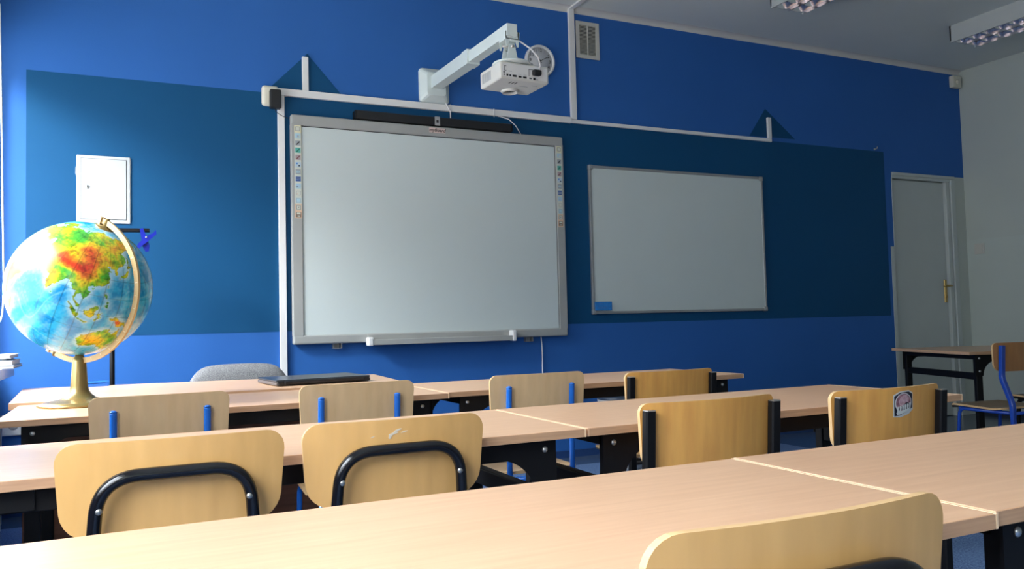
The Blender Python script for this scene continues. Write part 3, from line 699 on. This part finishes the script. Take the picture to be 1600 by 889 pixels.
# small blue folder at the back of the desk
fo = empty('folder', (-.20, -.80, .652), math.radians(10), label='small blue folder lying at the back of the teacher desk behind the globe', cat='folder')
b = MB(); b.box((0, 0, 0), (.13, .08, .003), m_bluemetal, .001); b.box((.004, .002, .003), (.128, .078, .012), m_bluemetal); b.prism([(0, .012), (.13, .018), (.13, .021), (0, .015)], lambda a, c_, d: (a, d, c_), 0, .08, m_bluemetal); b.build('cover', fo)

# ------------------------------------------------------------------ map stand with blue clip
ms = empty('map_stand', (-.065, -.30, .006), label='thin black map stand with a short top arm behind the globe', cat='stand')
b = MB(); b.tube([(0, 0, .02), (0, 0, 1.365)], .0115, m_black, 12); b.build('pole', ms)
b = MB(); b.tube([(-.11, 0, 1.362), (.165, 0, 1.367)], .0125, m_black, flat=(.026, .018)); b.build('crossarm', ms)
for k in range(3):
    a = k*2*PI/3+.4
    b = MB(); b.tube(round_path([(0, 0, .10), (.10*math.cos(a), .10*math.sin(a), .06), (.22*math.cos(a), .22*math.sin(a), .007)], .05), .008, m_black, 10); b.build('leg', ms)
cl = empty('spring_clip', (.082, -.325, 1.29), label='glossy navy plastic clip hanging from the map stand arm', cat='clip')
b = MB()
b.prism([(-.026, .086), (-.012, .090), (.000, .058), (.018, .004), (.014, -.022), (.000, -.026), (-.012, -.004)], lambda a, c_, d: (a, d, c_), -.012, .0, m_clipblue); b.build('jaw', cl)
b = MB(); b.prism([(.045, .082), (.034, .066), (.006, .052), (-.034, .012), (-.040, -.004), (-.030, -.012), (-.018, .000), (.016, .030), (.048, .060)], lambda a, c_, d: (a, d, c_), -.026, -.012, m_clipblue); b.build('jaw', cl)
b = MB(); b.tube([(.002, -.030, .044), (.002, .002, .044)], .004, m_steel, 10); b.build('spring_pin', cl)

# ------------------------------------------------------------------ books on the sill
for (x0_, x1_, y0_, y1_, z0_, h_, cov, lab) in ((-.60, -.412, -.80, -.50, 0, .012, m_cover2, 'lowest white-paged book in the pile on the window sill'), (-.60, -.418, -.79, -.515, .0125, .020, m_cover1, 'thick pale book in the middle of the pile on the window sill'), (-.60, -.440, -.78, -.53, .033, .008, m_cover2, 'thin grey book second from the top of the sill pile'), (-.60, -.425, -.80, -.51, .0415, .014, m_cover1, 'topmost white book on the window sill pile')):
    bk = empty('book', (x0_, y0_, .742+z0_), label=lab, cat='book', group='books piled on the window sill')
    w_, d_ = x1_-x0_, y1_-y0_
    b = MB(); b.box((.0, 0, 0), (w_, d_, .0018), cov); b.box((0, 0, h_-.0018), (w_, d_, h_), cov); b.box((0, 0, 0), (.002, d_, h_), cov); b.build('cover', bk)
    b = MB(); b.box((.002, .004, .0018), (w_-.004, d_-.004, h_-.0018), m_paper); b.build('pages', bk)

# ------------------------------------------------------------------ fuse box cabinet
fb = empty('fuse_cabinet', (-.107, 0, 1.44), label='white flush wall cabinet with a round key lock above the globe', cat='cabinet')
b = MB(); b.box((-.124, -.010, -.002), (.124, 0, .345), m_cabinet, .004)
b.prism([(-.129, .25), (-.124, .235), (-.124, .29), (-.128, .28)], XZ(0), -.004, 0, m_cabinet); b.prism([(.124, .26), (.127, .28), (.126, .33), (.124, .34)], XZ(0), -.004, 0, m_cabinet); b.build('frame', fb)
b = MB(); b.box((-.103, -.0135, .018), (.104, -.0105, .328), m_cabinet, .001); b.box((-.105, -.0108, .016), (.106, -.0100, .330), m_grilledark); dr = b.build('door', fb)
b = MB(); X = Matrix.Translation((-.075, -.0135, .182)) @ Matrix.Rotation(PI/2, 4, 'X'); b.lathe([(.010, 0), (.010, .003), (.006, .005), (.0005, .005)], m_steel, 18, X=X); b.box((-.0762, -.0195, .176), (-.0738, -.0183, .188), m_ink); b.build('lock', dr)

# ------------------------------------------------------------------ cable trunking
tr = empty('cable_trunking', (.79, 0, 0), label='white cable trunking framing the large board and crossing the wall', cat='trunking')
def trunk(lo, hi): b = MB(); b.box(lo, hi, m_whiteplastic, .003); return b
X0 = -.79
for lo, hi, nm in (((.765, -.022, 0.0), (.803, 0, 2.187), 'vertical_run'), ((.765, -.022, 2.187), (2.66, 0, 2.228), 'horizontal_run'), ((2.662, -.016, 2.190), (4.395, 0, 2.215), 'horizontal_run'), ((.905, -.018, 2.2285), (.940, 0, 2.425), 'short_riser'), ((4.358, -.020, 2.2155), (4.392, 0, 2.375), 'short_riser'), ((2.660, -.022, 2.2155), (2.702, 0, 2.964), 'ceiling_riser')):
    b = MB(); b.box((lo[0]+X0, lo[1], lo[2]), (hi[0]+X0, hi[1], hi[2]), m_whiteplastic, .003); b.build(nm, tr)
b = MB(); b.box((2.665+X0, -3.2, CZ-.014), (2.70+X0, -.02, CZ), m_whiteplastic, .003); b.build('ceiling_run', tr)
for x_, z_ in ((1.80, 2.190), (2.095, 2.190)):
    b = MB(); b.tube([(x_+X0, -.023, z_-.012), (x_+X0, -.024, z_+.04)], .003, m_whiteplastic, 8); b.build('cable_tie', tr)
# junction box and black adapter
jb = MB(); jb.box((.678, -.045, 2.118), (.772, 0, 2.232), m_creamplastic, .018, 4); jb = tag(jb.build('junction_box'), 'cream rounded junction box at the top left end of the trunking', 'junction box')
ad = empty('power_adapter', (.745, -.046, 2.14), label='black power adapter plugged into the cream junction box', cat='adapter')
b = MB(); b.box((-.030, -.045, -.045), (.030, 0, .060), m_blackplastic, .006); b.build('adapter_body', ad)
b = MB(); b.tube(round_path([(.0, -.02, -.044), (.0, -.02, -.06), (.05, .022, -.075), (.13, .035, -.085)], .02), .0018, m_blackplastic, 6); b.build('cord', ad)

# ------------------------------------------------------------------ interactive whiteboard
wb = empty('interactive_whiteboard', (1.70, 0, .785), label='large interactive whiteboard with icon strips down both sides', cat='whiteboard')
hw, H = .869, 1.293; fwid = .058
b = MB()
b.box((-hw, -.055, 0), (hw, -.008, .052), m_frame, .010, 3); b.box((-hw, -.055, H-.062), (hw, -.008, H), m_frame, .010, 3)
b.box((-hw, -.0545, .045), (-hw+fwid, -.008, H-.05), m_frame, .004); b.box((hw-fwid, -.0545, .045), (hw, -.008, H-.05), m_frame, .004)
b.build('frame', wb)
b = MB(); b.box((-hw+fwid-.004, -.047, .048), (hw-fwid+.004, -.012, H-.058), m_board); b.box((-hw+fwid-.0005, -.0475, H-.066), (hw-fwid+.0005, -.0465, H-.060), m_ink); b.box((hw-fwid-.004, -.0475, .05), (hw-fwid, -.0465, H-.06), m_ink); b.build('board_surface', wb)
b = MB(); b.box((-.452, -.105, -.016), (.468, -.056, -.004), m_frame, .004); b.box((-.452, -.108, -.016), (.468, -.101, .016), m_frame, .003); b.box((-.452, -.062, -.012), (.468, -.0552, .045), m_frame, .002)
b.box((-.462, -.112, -.020), (-.430, -.054, .030), m_whiteplastic, .008); b.box((.445, -.112, -.020), (.475, -.054, .048), m_whiteplastic, .008); b.build('pen_tray', wb)
for x_ in (-.62, .60):
    b = MB(); b.box((x_-.025, -.035, -.028), (x_+.025, 0.0, -.026), m_clampgrey); b.box((x_-.025, -.035, -.026), (x_-.020, 0.0, .0), m_alu); b.box((x_+.020, -.035, -.026), (x_+.025, 0.0, .0), m_alu); b.box((x_-.015, -.008, -.030), (x_+.015, 0, .01), m_clampgrey); b.build('wall_bracket', wb)
m_ic = {k: mat('icon_'+k, c, .5, noise=.05) for k, c in {'cream': (.72, .68, .45), 'pale': (.42, .62, .70), 'grey': (.33, .36, .38), 'teal': (.10, .42, .36), 'pinkgrey': (.38, .30, .32), 'blue': (.06, .18, .50), 'peach': (.70, .48, .33), 'paleblue': (.42, .58, .72), 'strip': (.62, .64, .56), 'brown': (.20, .14, .10)}.items()}
ICONS = ['cream', 'pale', 'grey', 'teal', 'pinkgrey', 'paleblue', 'grey', 'blue', 'pale', 'cream', 'pale', 'peach', 'brown']
for sx_, xc_ in ((-1, -hw+.036), (1, hw-.033)):
    b = MB(); z1_ = H-.063; z0_ = z1_-.525
    b.box((xc_-.019, -.0556, z0_), (xc_+.019, -.0546, z1_), m_ic['strip']); b.box((xc_-.019, -.0560, z0_), (xc_+.019, -.0552, z0_+.080), m_ic['peach']); b.box((xc_-.019, -.0560, z1_-.04), (xc_+.019, -.0552, z1_), m_ic['cream'])
    stp = b.build('icon_strip', wb)
    for k, ic in enumerate(ICONS):
        zc = z1_-.020-k*.0404; b = MB(); y_ = -.0562; h_ = .0145
        b.box((xc_-h_, y_, zc-h_), (xc_+h_, y_+.0004, zc+h_), m_ic['strip'] if ic in ('cream', 'peach') else m_ic[ic])
        y2 = y_-.0004
        def rct(a0, c0, a1, c1, m): b.box((xc_+a0, y2, zc+c0), (xc_+a1, y2+.0003, zc+c1), m)
        if k in (0, 9, 10, 11):   # outlined squares
            mo = m_ink if k in (0, 11) else m_ic['grey']
            for (a0, c0, a1, c1) in ((-.012, .010, .012, .012), (-.012, -.012, .012, -.010), (-.012, -.012, -.010, .012), (.010, -.012, .012, .012)): rct(a0, c0, a1, c1, mo)
            if k == 11: b.prism([(xc_-.005, zc-.004), (xc_-.004, zc-.005), (xc_+.005, zc+.004), (xc_+.004, zc+.005)], XZ(0), y2, y2+.0003, m_ink); b.prism([(xc_-.005, zc+.004), (xc_-.004, zc+.005), (xc_+.005, zc-.004), (xc_+.004, zc-.005)], XZ(0), y2, y2+.0003, m_ink)
            if k in (9, 10): rct(-.009, -.006, -.005, -.002, m_ic['peach' if k == 9 else 'paleblue'])
        elif k in (2, 3, 4):      # slanting pens
            mo = (m_ink, mat('icon_green', (.01, .16, .10), .5), mat('icon_red', (.20, .07, .07), .5))[k-2]
            b.prism([(xc_-.011, zc-.009), (xc_-.005, zc-.011), (xc_+.011, zc+.006), (xc_+.007, zc+.011), (xc_+.001, zc+.004)], XZ(0), y2, y2+.0003, mo)
        elif k == 7:
            for q_ in (-.010, -.001, .008): rct(-.013, q_-.0025, .013, q_+.003, mat('icon_bar', (.02, .07, .25), .5)); rct(-.013, q_+.003, .013, q_+.0045, m_ic['strip'])
        elif k == 12:
            rct(-.010, .002, .010, .012, m_ic['strip']); rct(-.005, -.012, .006, -.004, m_ic['strip']); rct(-.002, -.011, .001, -.005, m_ink)
        elif k == 5:
            rct(-.010, .002, -.002, .010, m_ic['blue']); rct(.002, -.010, .011, -.003, m_ink); rct(-.008, -.010, -.002, -.004, m_ic['strip']); rct(.002, .002, .008, .010, m_ic['strip'])
        elif k == 1:
            rct(-.009, -.006, .003, .007, m_ic['paleblue']); rct(-.003, -.009, .009, .003, m_ic['strip'])
        elif k == 6:
            rct(-.009, -.007, .009, .006, m_ic['pale']); rct(-.004, -.004, .004, .002, m_ic['grey'])
        else:
            rct(-.010, -.009, .010, .008, m_ic['paleblue']); rct(-.010, -.009, -.002, -.001, m_ic['pinkgrey'])
        b.build('icon', stp)
# label
b = MB(); b.box((-.052, -.0560, H-.040), (.052, -.0551, H-.010), m_pinklabel, .0003); lb = b.build('name_label', wb)
cu = bpy.data.curves.new('lettering', 'FONT'); cu.body = 'myBoard'; cu.size = .0285; cu.align_x = 'CENTER'; cu.extrude = .0003; cu.shear = .25; cu.offset = .0004
to = bpy.data.objects.new('tmp', cu); COL.objects.link(to)
bpy.context.view_layer.update(); me = bpy.data.meshes.new_from_object(to.evaluated_get(bpy.context.evaluated_depsgraph_get())); bpy.data.objects.remove(to)
me.transform(Matrix.Translation((0, -.0564, H-.0335)) @ Matrix.Rotation(PI/2, 4, 'X')); me.materials.clear(); me.materials.append(m_ink)
o = bpy.data.objects.new('lettering', me); COL.objects.link(o); o.parent = lb
# cable hanging from the board
b = MB(); b.tube(round_path([(2.392, -.012, .79), (2.40, -.012, .70), (2.398, -.010, .56), (2.40, -.010, .36), (2.42, -.012, .25), (2.50, -.012, .205), (2.60, -.012, .21), (2.66, -.012, .27), (2.665, -.012, .40)], .05), .004, m_cable, 8)
tag(b.build('board_cable'), 'thin white cable hanging down the wall below the large board', 'cable')

# soundbar
sbar = empty('soundbar', (1.70, 0, 2.082), label='long black soundbar above the large board', cat='soundbar')
b = MB(); b.box((-.50, -.060, .0), (.50, -.003, .052), m_blackplastic, .006); b.build('speaker_body', sbar)
b = MB(); b.box((-.505, -.062, .003), (-.495, -.001, .050), m_black, .003); b.box((.495, -.062, .003), (.505, -.001, .050), m_black, .003); b.build('end_cap', sbar)
b = MB(); b.box((-.016, -.064, -.001), (.016, -.0605, .054), m_clampgrey, .001); b.box((-.007, -.0652, .016), (.007, -.0638, .032), m_blackplastic); b.build('strap', sbar)

# ------------------------------------------------------------------ second whiteboard
w2 = empty('whiteboard', (3.53, 0, .921), label='plain aluminium-framed whiteboard right of the large board', cat='whiteboard')
hw, H = .75, .995
b = MB(); b.box((-hw+.01, -.016, .01), (hw-.01, -.004, H-.01), m_board2); b.build('board_surface', w2)
b = MB()
for lo, hi in (((-hw, -.022, 0), (hw, 0, .018)), ((-hw, -.022, H-.018), (hw, 0, H)), ((-hw, -.0215, .01), (-hw+.018, 0, H-.01)), ((hw-.018, -.0215, .01), (hw, 0, H-.01))): b.box(lo, hi, m_alu, .003)
b.build('frame', w2)
for sx_ in (-1, 1):
    for z_ in (0.0, H):
        b = MB(); cx_, cz_ = sx_*hw, z_; dx = -sx_*.028; dz_ = .028 if z_ == 0 else -.028
        b.box((min(cx_, cx_+dx)-.003, -.025, min(cz_, cz_+dz_)-.003), (max(cx_, cx_+dx)+.003, 0, max(cz_, cz_+dz_)+.003), m_alu, .006); X = Matrix.Translation((cx_+dx*.6, -.025, cz_+dz_*.6)) @ Matrix.Rotation(PI/2, 4, 'X'); b.lathe([(.004, 0), (.003, .0015)], m_steel, 10, X=X); b.build('corner_cap', w2)
er = empty('board_eraser', (2.856, -.0165, .972), label='blue felt eraser stuck to the smaller whiteboard, lower left corner', cat='eraser')
b = MB(); b.box((-.064, -.020, -.028), (.064, -.006, .030), m_eraser, .003); b.build('grip', er)
b = MB(); b.box((-.062, -.006, -.026), (.062, 0, .028), m_ink); b.build('felt', er)
b = MB()
for (x_, z_, l_) in ((-.045, .014, .035), (-.045, -.008, .07), (-.045, -.014, .05)): b.box((x_, -.0205, z_), (x_+l_, -.0198, z_+.003), m_ic['blue'])
b.build('print', er)

# ------------------------------------------------------------------ projector on its arm
pa = empty('projector_wall_mount', (1.70, 0, 2.335), label='white telescopic projector arm reaching out from its square wall plate', cat='wall mount')
b = MB(); vs = []
for (s_, y_) in ((.098, 0), (.098, -.015), (.066, -.055), (.066, -.055)):
    pass
hx_, hz_ = .095, .105; rings = [(hx_, hz_, 0), (hx_, hz_, -.020), (hx_-.006, hz_-.006, -.028), (.060, .070, -.062)]
vs = []; fs = []
for (a, c_, y_) in rings:
    r_ = .018
    for (sx_, sz_) in ((1, 1), (-1, 1), (-1, -1), (1, -1)):
        pts = [(a, c_-r_), (a-r_*.3, c_-r_*.3), (a-r_, c_)]
        if sx_*sz_ < 0: pts = pts[::-1]
        vs += [(sx_*p0, y_, sz_*p1) for p0, p1 in pts]
for i in range(3): fs += [(i*12+k, i*12+(k+1) % 12, (i+1)*12+(k+1) % 12, (i+1)*12+k) for k in range(12)]
fs += [tuple(range(36, 48)), tuple(range(12))]
b.add(vs, fs, m_arm); b.build('wall_plate', pa)
sl_ = -.042/1.12
def armbox(y0, y1, hw_, hh, z0=.012):
    b = MB(); vs = []
    for y_ in (y0, y1):
        zc = z0+sl_*(-y_)
        vs += [(-hw_, y_, zc-hh), (hw_, y_, zc-hh), (hw_, y_, zc+hh), (-hw_, y_, zc+hh)]
    b.add(vs, [(0, 1, 2, 3), (7, 6, 5, 4), (0, 1, 5, 4), (1, 2, 6, 5), (2, 3, 7, 6), (3, 0, 4, 7)], m_arm); return b
armbox(-.058, -.60, .034, .037).build('outer_tube', pa); armbox(-.56, -.60-.04, .037, .040).build('collar', pa)
armbox(-.60, -1.13, .027, .030).build('inner_tube', pa)
b = MB(); b.tube(round_path([(.07, -.02, -.095), (.085, -.03, -.13), (.10, -.026, -.15), (.10, -.024, -.19)], .02), .004, m_cable, 8); b.build('wall_cable', pa)
TX, TY = 1.705, -1.08
hg = empty('swivel_bracket', (TX-1.70, TY, 2.27-2.335)); hg.parent = pa
b = MB(); b.box((-.036, -.04, -.004), (-.030, .04, .03), m_arm); b.box((.030, -.04, -.004), (.036, .04, .03), m_arm); b.box((-.036, -.04, -.008), (.036, .04, -.004), m_arm)
b.prism([(-.040, .03), (.040, .03), (.033, -.045), (.024, -.045), (.018, -.02), (-.018, -.02), (-.024, -.045), (-.033, -.045)], XZ(0), -.040, -.036, m_arm); b.prism([(-.033, -.008), (.033, -.008), (.033, -.045), (.024, -.045), (.018, -.02), (-.018, -.02), (-.024, -.045), (-.033, -.045)], XZ(0), .036, .040, m_arm); b.build('upper_yoke', hg)
b = MB(); b.prism([(-.014, -.028), (.014, -.028), (.030, -.105), (-.030, -.105)], XZ(0), -.034, -.030, m_arm); b.prism([(-.014, -.028), (.014, -.028), (.030, -.105), (-.030, -.105)], XZ(0), .030, .034, m_arm); b.tube([(0, -.045, -.042), (0, .045, -.042)], .007, m_steel, 10); b.tube([(-.036, 0, -.034), (.036, 0, -.034)], .006, m_steel, 10); b.build('lower_yoke', hg)
b = MB(); b.lathe([(.095, -.112), (.097, -.108), (.095, -.104)], m_arm, 32, c=(.03, .04, 0)); b.build('mount_plate', hg)
PB = Vector((1.775, -.985, 2.068))
pj_ = empty('projector', PB, math.radians(3), label='cream white projector hanging under the arm, socket side facing the room', cat='projector')
b = MB(); hx_, hy_, hz_ = .138, .112, .088
b.box((-hx_, -hy_, 0), (hx_, hy_, hz_), m_proj, .010, 3); b.build('housing', pj_)
b = MB(); X = Matrix.Translation((.01, hy_-.045, -.004)); b.lathe([(.048, .013), (.047, .000), (.040, -.008), (.034, -.004), (.030, .004)], m_proj, 28, X=X); b.lathe([(.027, .002), (.001, -.003)], m_blackgloss, 20, X=X, caps=False); b.build('lens_ring', pj_)
b = MB(); y_ = -hy_-.0008
b.box((-hx_+.012, y_, .012), (hx_-.012, y_+.002, .078), m_whiteplastic)
def port(x_, z_, w_, h_, m=m_ink): b.box((x_-w_/2, y_-.0012, z_-h_/2), (x_+w_/2, y_, z_+h_/2), m)
for x_, z_, w_, h_ in ((-.118, .032, .008, .006), (-.118, .020, .006, .008), (-.100, .020, .010, .010), (-.084, .019, .009, .009), (-.060, .019, .022, .010), (-.030, .018, .017, .009), (-.002, .018, .020, .009), (.030, .017, .014, .006), (.052, .017, .012, .011), (.068, .015, .005, .005), (-.116, .052, .003, .022), (-.110, .063, .010, .002), (-.110, .041, .010, .002), (.022, .045, .002, .036), (.050, .063, .056, .002)): port(x_, z_, w_, h_)
port(-.085, .040, .020, .0015, m_clampgrey); port(-.03, .030, .016, .0012, m_clampgrey); port(.0, .030, .016, .0012, m_clampgrey)
b.build('socket_panel', pj_)
b = MB()
for k in range(3): b.box((-.062+k*.016, -.078, -.0012), (-.057+k*.016, -.050, .0005), m_ink)
for (x_, y2_, l_) in ((.01, -.03, .05), (.0, .03, .03), (.07, -.06, .03)): b.box((x_, y2_, -.0008), (x_+l_, y2_+.004, .0003), m_clampgrey)
b.build('bottom_vent', pj_)
b = MB()
for k in range(9): b.box((-hx_-.0008, -.01+k*.011, .02), (-hx_+.001, -.004+k*.011, .068), m_clampgrey)
b.build('side_vent', pj_)
for (x_, y2_) in ((-.10, .05), (-.115, -.06), (.09, .07)):
    b = MB(); b.lathe([(.012, .086), (.012, .098), (.007, .102)], m_proj, 14, c=(x_, y2_, 0)); b.build('mounting_foot', pj_)
b = MB(); b.box((.036, -hy_-.030, .030), (.082, -hy_-.001, .060), m_blackplastic, .008); b.build('power_plug', pj_)
b = MB(); b.tube([Vector((.070, -hy_-.018, .055)), Vector((.072, -hy_-.03, .08)), Vector((.055, -hy_-.04, .115)), Vector((.02, -hy_-.03, .155)), Vector((-.02, -hy_+.0, .195)), Vector((-.045, -hy_+.03, .225))], .0042, m_cable, 8); b.build('power_cord', pj_)

# slanting thin cable from trunking to the board
b = MB(); b.tube([(2.125, -.027, 2.185), (2.17, -.082, 2.155), (2.215, -.082, 2.12), (2.262, -.060, 2.072)], .003, m_cable, 8); tag(b.build('link_cable'), 'short slanting white cable from trunking to the top of the large board', 'cable')

# ------------------------------------------------------------------ wall clock
ck = empty('wall_clock', (2.438, 0, 2.578), label='round white wall clock half hidden behind the projector', cat='clock')
RXm = Matrix.Rotation(PI/2, 4, 'X')
b = MB(); b.lathe([(.106, 0), (.108, .012), (.106, .024), (.098, .030), (.090, .026), (.089, .017)], m_whiteplastic, 48, X=RXm, caps=False); b.build('rim', ck)
b = MB(); b.lathe([(.0895, .012), (.0895, .018)], m_face, 48, X=RXm); fc = b.build('face', ck)
for n_ in range(1, 13):
    a = PI/2-n_*PI/6; cu = bpy.data.curves.new('numeral', 'FONT'); cu.body = str(n_); cu.size = .030; cu.align_x = 'CENTER'; cu.align_y = 'CENTER'; cu.extrude = .0003
    to = bpy.data.objects.new('tmp', cu); COL.objects.link(to); bpy.context.view_layer.update()
    me = bpy.data.meshes.new_from_object(to.evaluated_get(bpy.context.evaluated_depsgraph_get())); bpy.data.objects.remove(to)
    me.transform(Matrix.Translation((.071*math.cos(a), -.0184, .071*math.sin(a))) @ RXm); me.materials.clear(); me.materials.append(m_ink)
    o = bpy.data.objects.new('numeral', me); COL.objects.link(o); o.parent = fc
for nm, a_deg, l_, w_ in (('hour_hand', 122, .045, .0045), ('minute_hand', 30, .064, .0032)):
    a = math.radians(a_deg); d_ = Vector((math.cos(a), 0, math.sin(a))); b = MB(); b.tube([-d_*.014+Vector((0, -.021, 0)), d_*l_+Vector((0, -.021, 0))], .001, m_ink, flat=(w_, .0012), up=Vector((0, 1, 0))); b.build(nm, ck)
b = MB(); b.lathe([(.005, .018), (.005, .024)], m_ink, 14, X=RXm); b.build('hand_hub', ck)

# ------------------------------------------------------------------ ventilation grille
vg = empty('ventilation_grille', (2.81, 0, 2.64), label='cream ventilation grille high on the wall beside the ceiling trunking', cat='grille')
b = MB()
for lo, hi in (((-.092, -.010, 0), (-.064, 0, .252)), ((.062, -.010, 0), (.090, 0, .252)), ((-.0645, -.0098, 0), (.0625, 0, .026)), ((-.0645, -.0098, .226), (.0625, 0, .252)), ((-.004, -.009, .02), (.003, 0, .23))): b.box(lo, hi, m_grille, .002)
b.build('frame', vg)
b = MB(); b.box((-.066, -.003, .02), (.064, 0, .232), m_grilledark); b.build('backing', vg)
b = MB()
for k in range(22):
    z_ = .029+k*.009; b.add([(-.064, -.003, z_+.005), (.062, -.003, z_+.005), (.062, -.008, z_), (-.064, -.008, z_), (-.064, -.003, z_+.0065), (.062, -.003, z_+.0065), (.062, -.008, z_+.0015), (-.064, -.008, z_+.0015)], [(0, 1, 2, 3), (4, 5, 6, 7), (3, 2, 6, 7), (0, 1, 5, 4), (0, 3, 7, 4), (1, 2, 6, 5)], m_grille)
b.build('louvres', vg)
# sensor, hook, switch, socket
sn = empty('motion_sensor', (6.50, 0, 2.815), label='small cream sensor box high in the corner above the door', cat='sensor')
b = MB(); b.box((-.052, -.045, 0), (.052, 0, .105), m_creamplastic, .008); b.build('casing', sn)
b = MB(); X = Matrix.Translation((0, -.045, .05)) @ RXm
b.lathe([(.022, 0), (.020, .006), (.010, .012), (.0005, .014)], m_creamplastic, 20, X=X); b.build('lens', sn)
b = MB(); b.tube(round_path([(5.50, 0, 2.216), (5.50, -.025, 2.216), (5.50, -.028, 2.232)], .01), .004, m_steel, 8); b.lathe([(.009, 0), (.008, .003)], m_steel, 14, X=Matrix.Translation((5.50, 0, 2.216)) @ RXm)
tag(b.build('wall_hook'), 'tiny steel hook at the upper right corner of the dark panel', 'hook')
sw = empty('light_switch', (RX, -.115, 1.41), label='white square light switch on the grey wall right of the door', cat='switch')
b = MB(); b.box((-.009, -.045, -.045), (0, .045, .045), m_grille, .003); b.build('plate', sw)
b = MB(); b.box((-.014, -.030, -.030), (-.008, .030, .030), m_grille, .002); b.build('rocker', sw)
so = empty('power_socket', (-.50, 0, .44), label='white wall socket low in the dark corner under the window sill', cat='socket')
b = MB(); b.box((-.05, -.012, -.05), (.05, 0, .05), m_whiteplastic, .004); b.build('plate', so)
b = MB(); b.lathe([(.022, .0125), (.020, .0128)], m_clampgrey, 18, X=RXm); b.build('outlet', so)

# waste bin
bn = empty('waste_bin', (2.66, -.52, .006), label='grey waste bin with a dark lid under the front row by the wall', cat='bin')
b = MB(); b.lathe([(.115, 0), (.118, .01), (.142, .385), (.146, .395), (.146, .405)], m_bin, 36); b.build('body', bn)
b = MB(); b.lathe([(.147, .405), (.147, .415), (.135, .428), (.06, .436), (.001, .437)], m_binlid, 36); b.build('lid', bn)

# ------------------------------------------------------------------ ceiling luminaires
def luminaire(x, y, label):
    t = empty('ceiling_luminaire', (x, y, CZ-.122), label=label, cat='ceiling light', group='louvred ceiling lights')
    hw_, L_, h_ = .140, 1.22, .122
    b = MB()
    b.box((-hw_, -L_, 0), (-hw_+.008, 0, h_), m_lampbody); b.box((hw_-.008, -L_, 0), (hw_, 0, h_), m_lampbody)
    b.box((-hw_, -.01, .012), (hw_, 0, h_), m_lampbody); b.box((-hw_, -L_, .012), (hw_, -L_+.01, h_), m_lampbody); b.box((-hw_+.009, -L_+.011, h_-.03), (hw_-.009, -.011, h_-.001), m_lampdark)
    b.build('housing', t)
    for s in (-1, 1):
        xc_ = s*.068
        b = MB(); b.tube([(xc_, -L_+.04, .055), (xc_, -.04, .055)], .013, m_tube, 12); b.build('lamp_tube', t)
        b = MB(); n = 12; st_ = (L_-.03)/n
        for k in range(n+1):
            yk = -.015-k*st_
            # curved cross blade: V section, lower at the centre
            top = .045
            seg = 8
            for sg in (-1, 1):
                vs = []
                for i in range(seg+1):
                    u = -1+2*i/seg; x_ = xc_+u*.062; zb_ = .012-.010*(1-u*u) + .004
                    vs += [(x_, yk, zb_), (x_, yk+sg*.012, (zb_+top)/2+.002), (x_, yk+sg*.022, top)]
                fs = [(i*3+j, (i+1)*3+j, (i+1)*3+j+1, i*3+j+1) for i in range(seg) for j in range(2)]
                b.add(vs, fs, m_louvre, True)
        for sg in (-1, 1):   # side reflectors (parabolic)
            vs = []
            for i in range(7):
                u = i/6; x_ = xc_+sg*(.064-.022*u*u); vs += [(x_, -L_+.01, -.002+.06*u), (x_, -.01, -.002+.06*u)]
            b.add(vs, [(i*2, i*2+1, i*2+3, i*2+2) for i in range(6)], m_louvre, True)
        b.build('louvre', t)
    return t
luminaire(3.735+.14, -.742, 'louvred ceiling light cut by the top picture edge, nearer the large board')
luminaire(5.461+.14, -.735, 'louvred ceiling light near the right wall, above the door side')
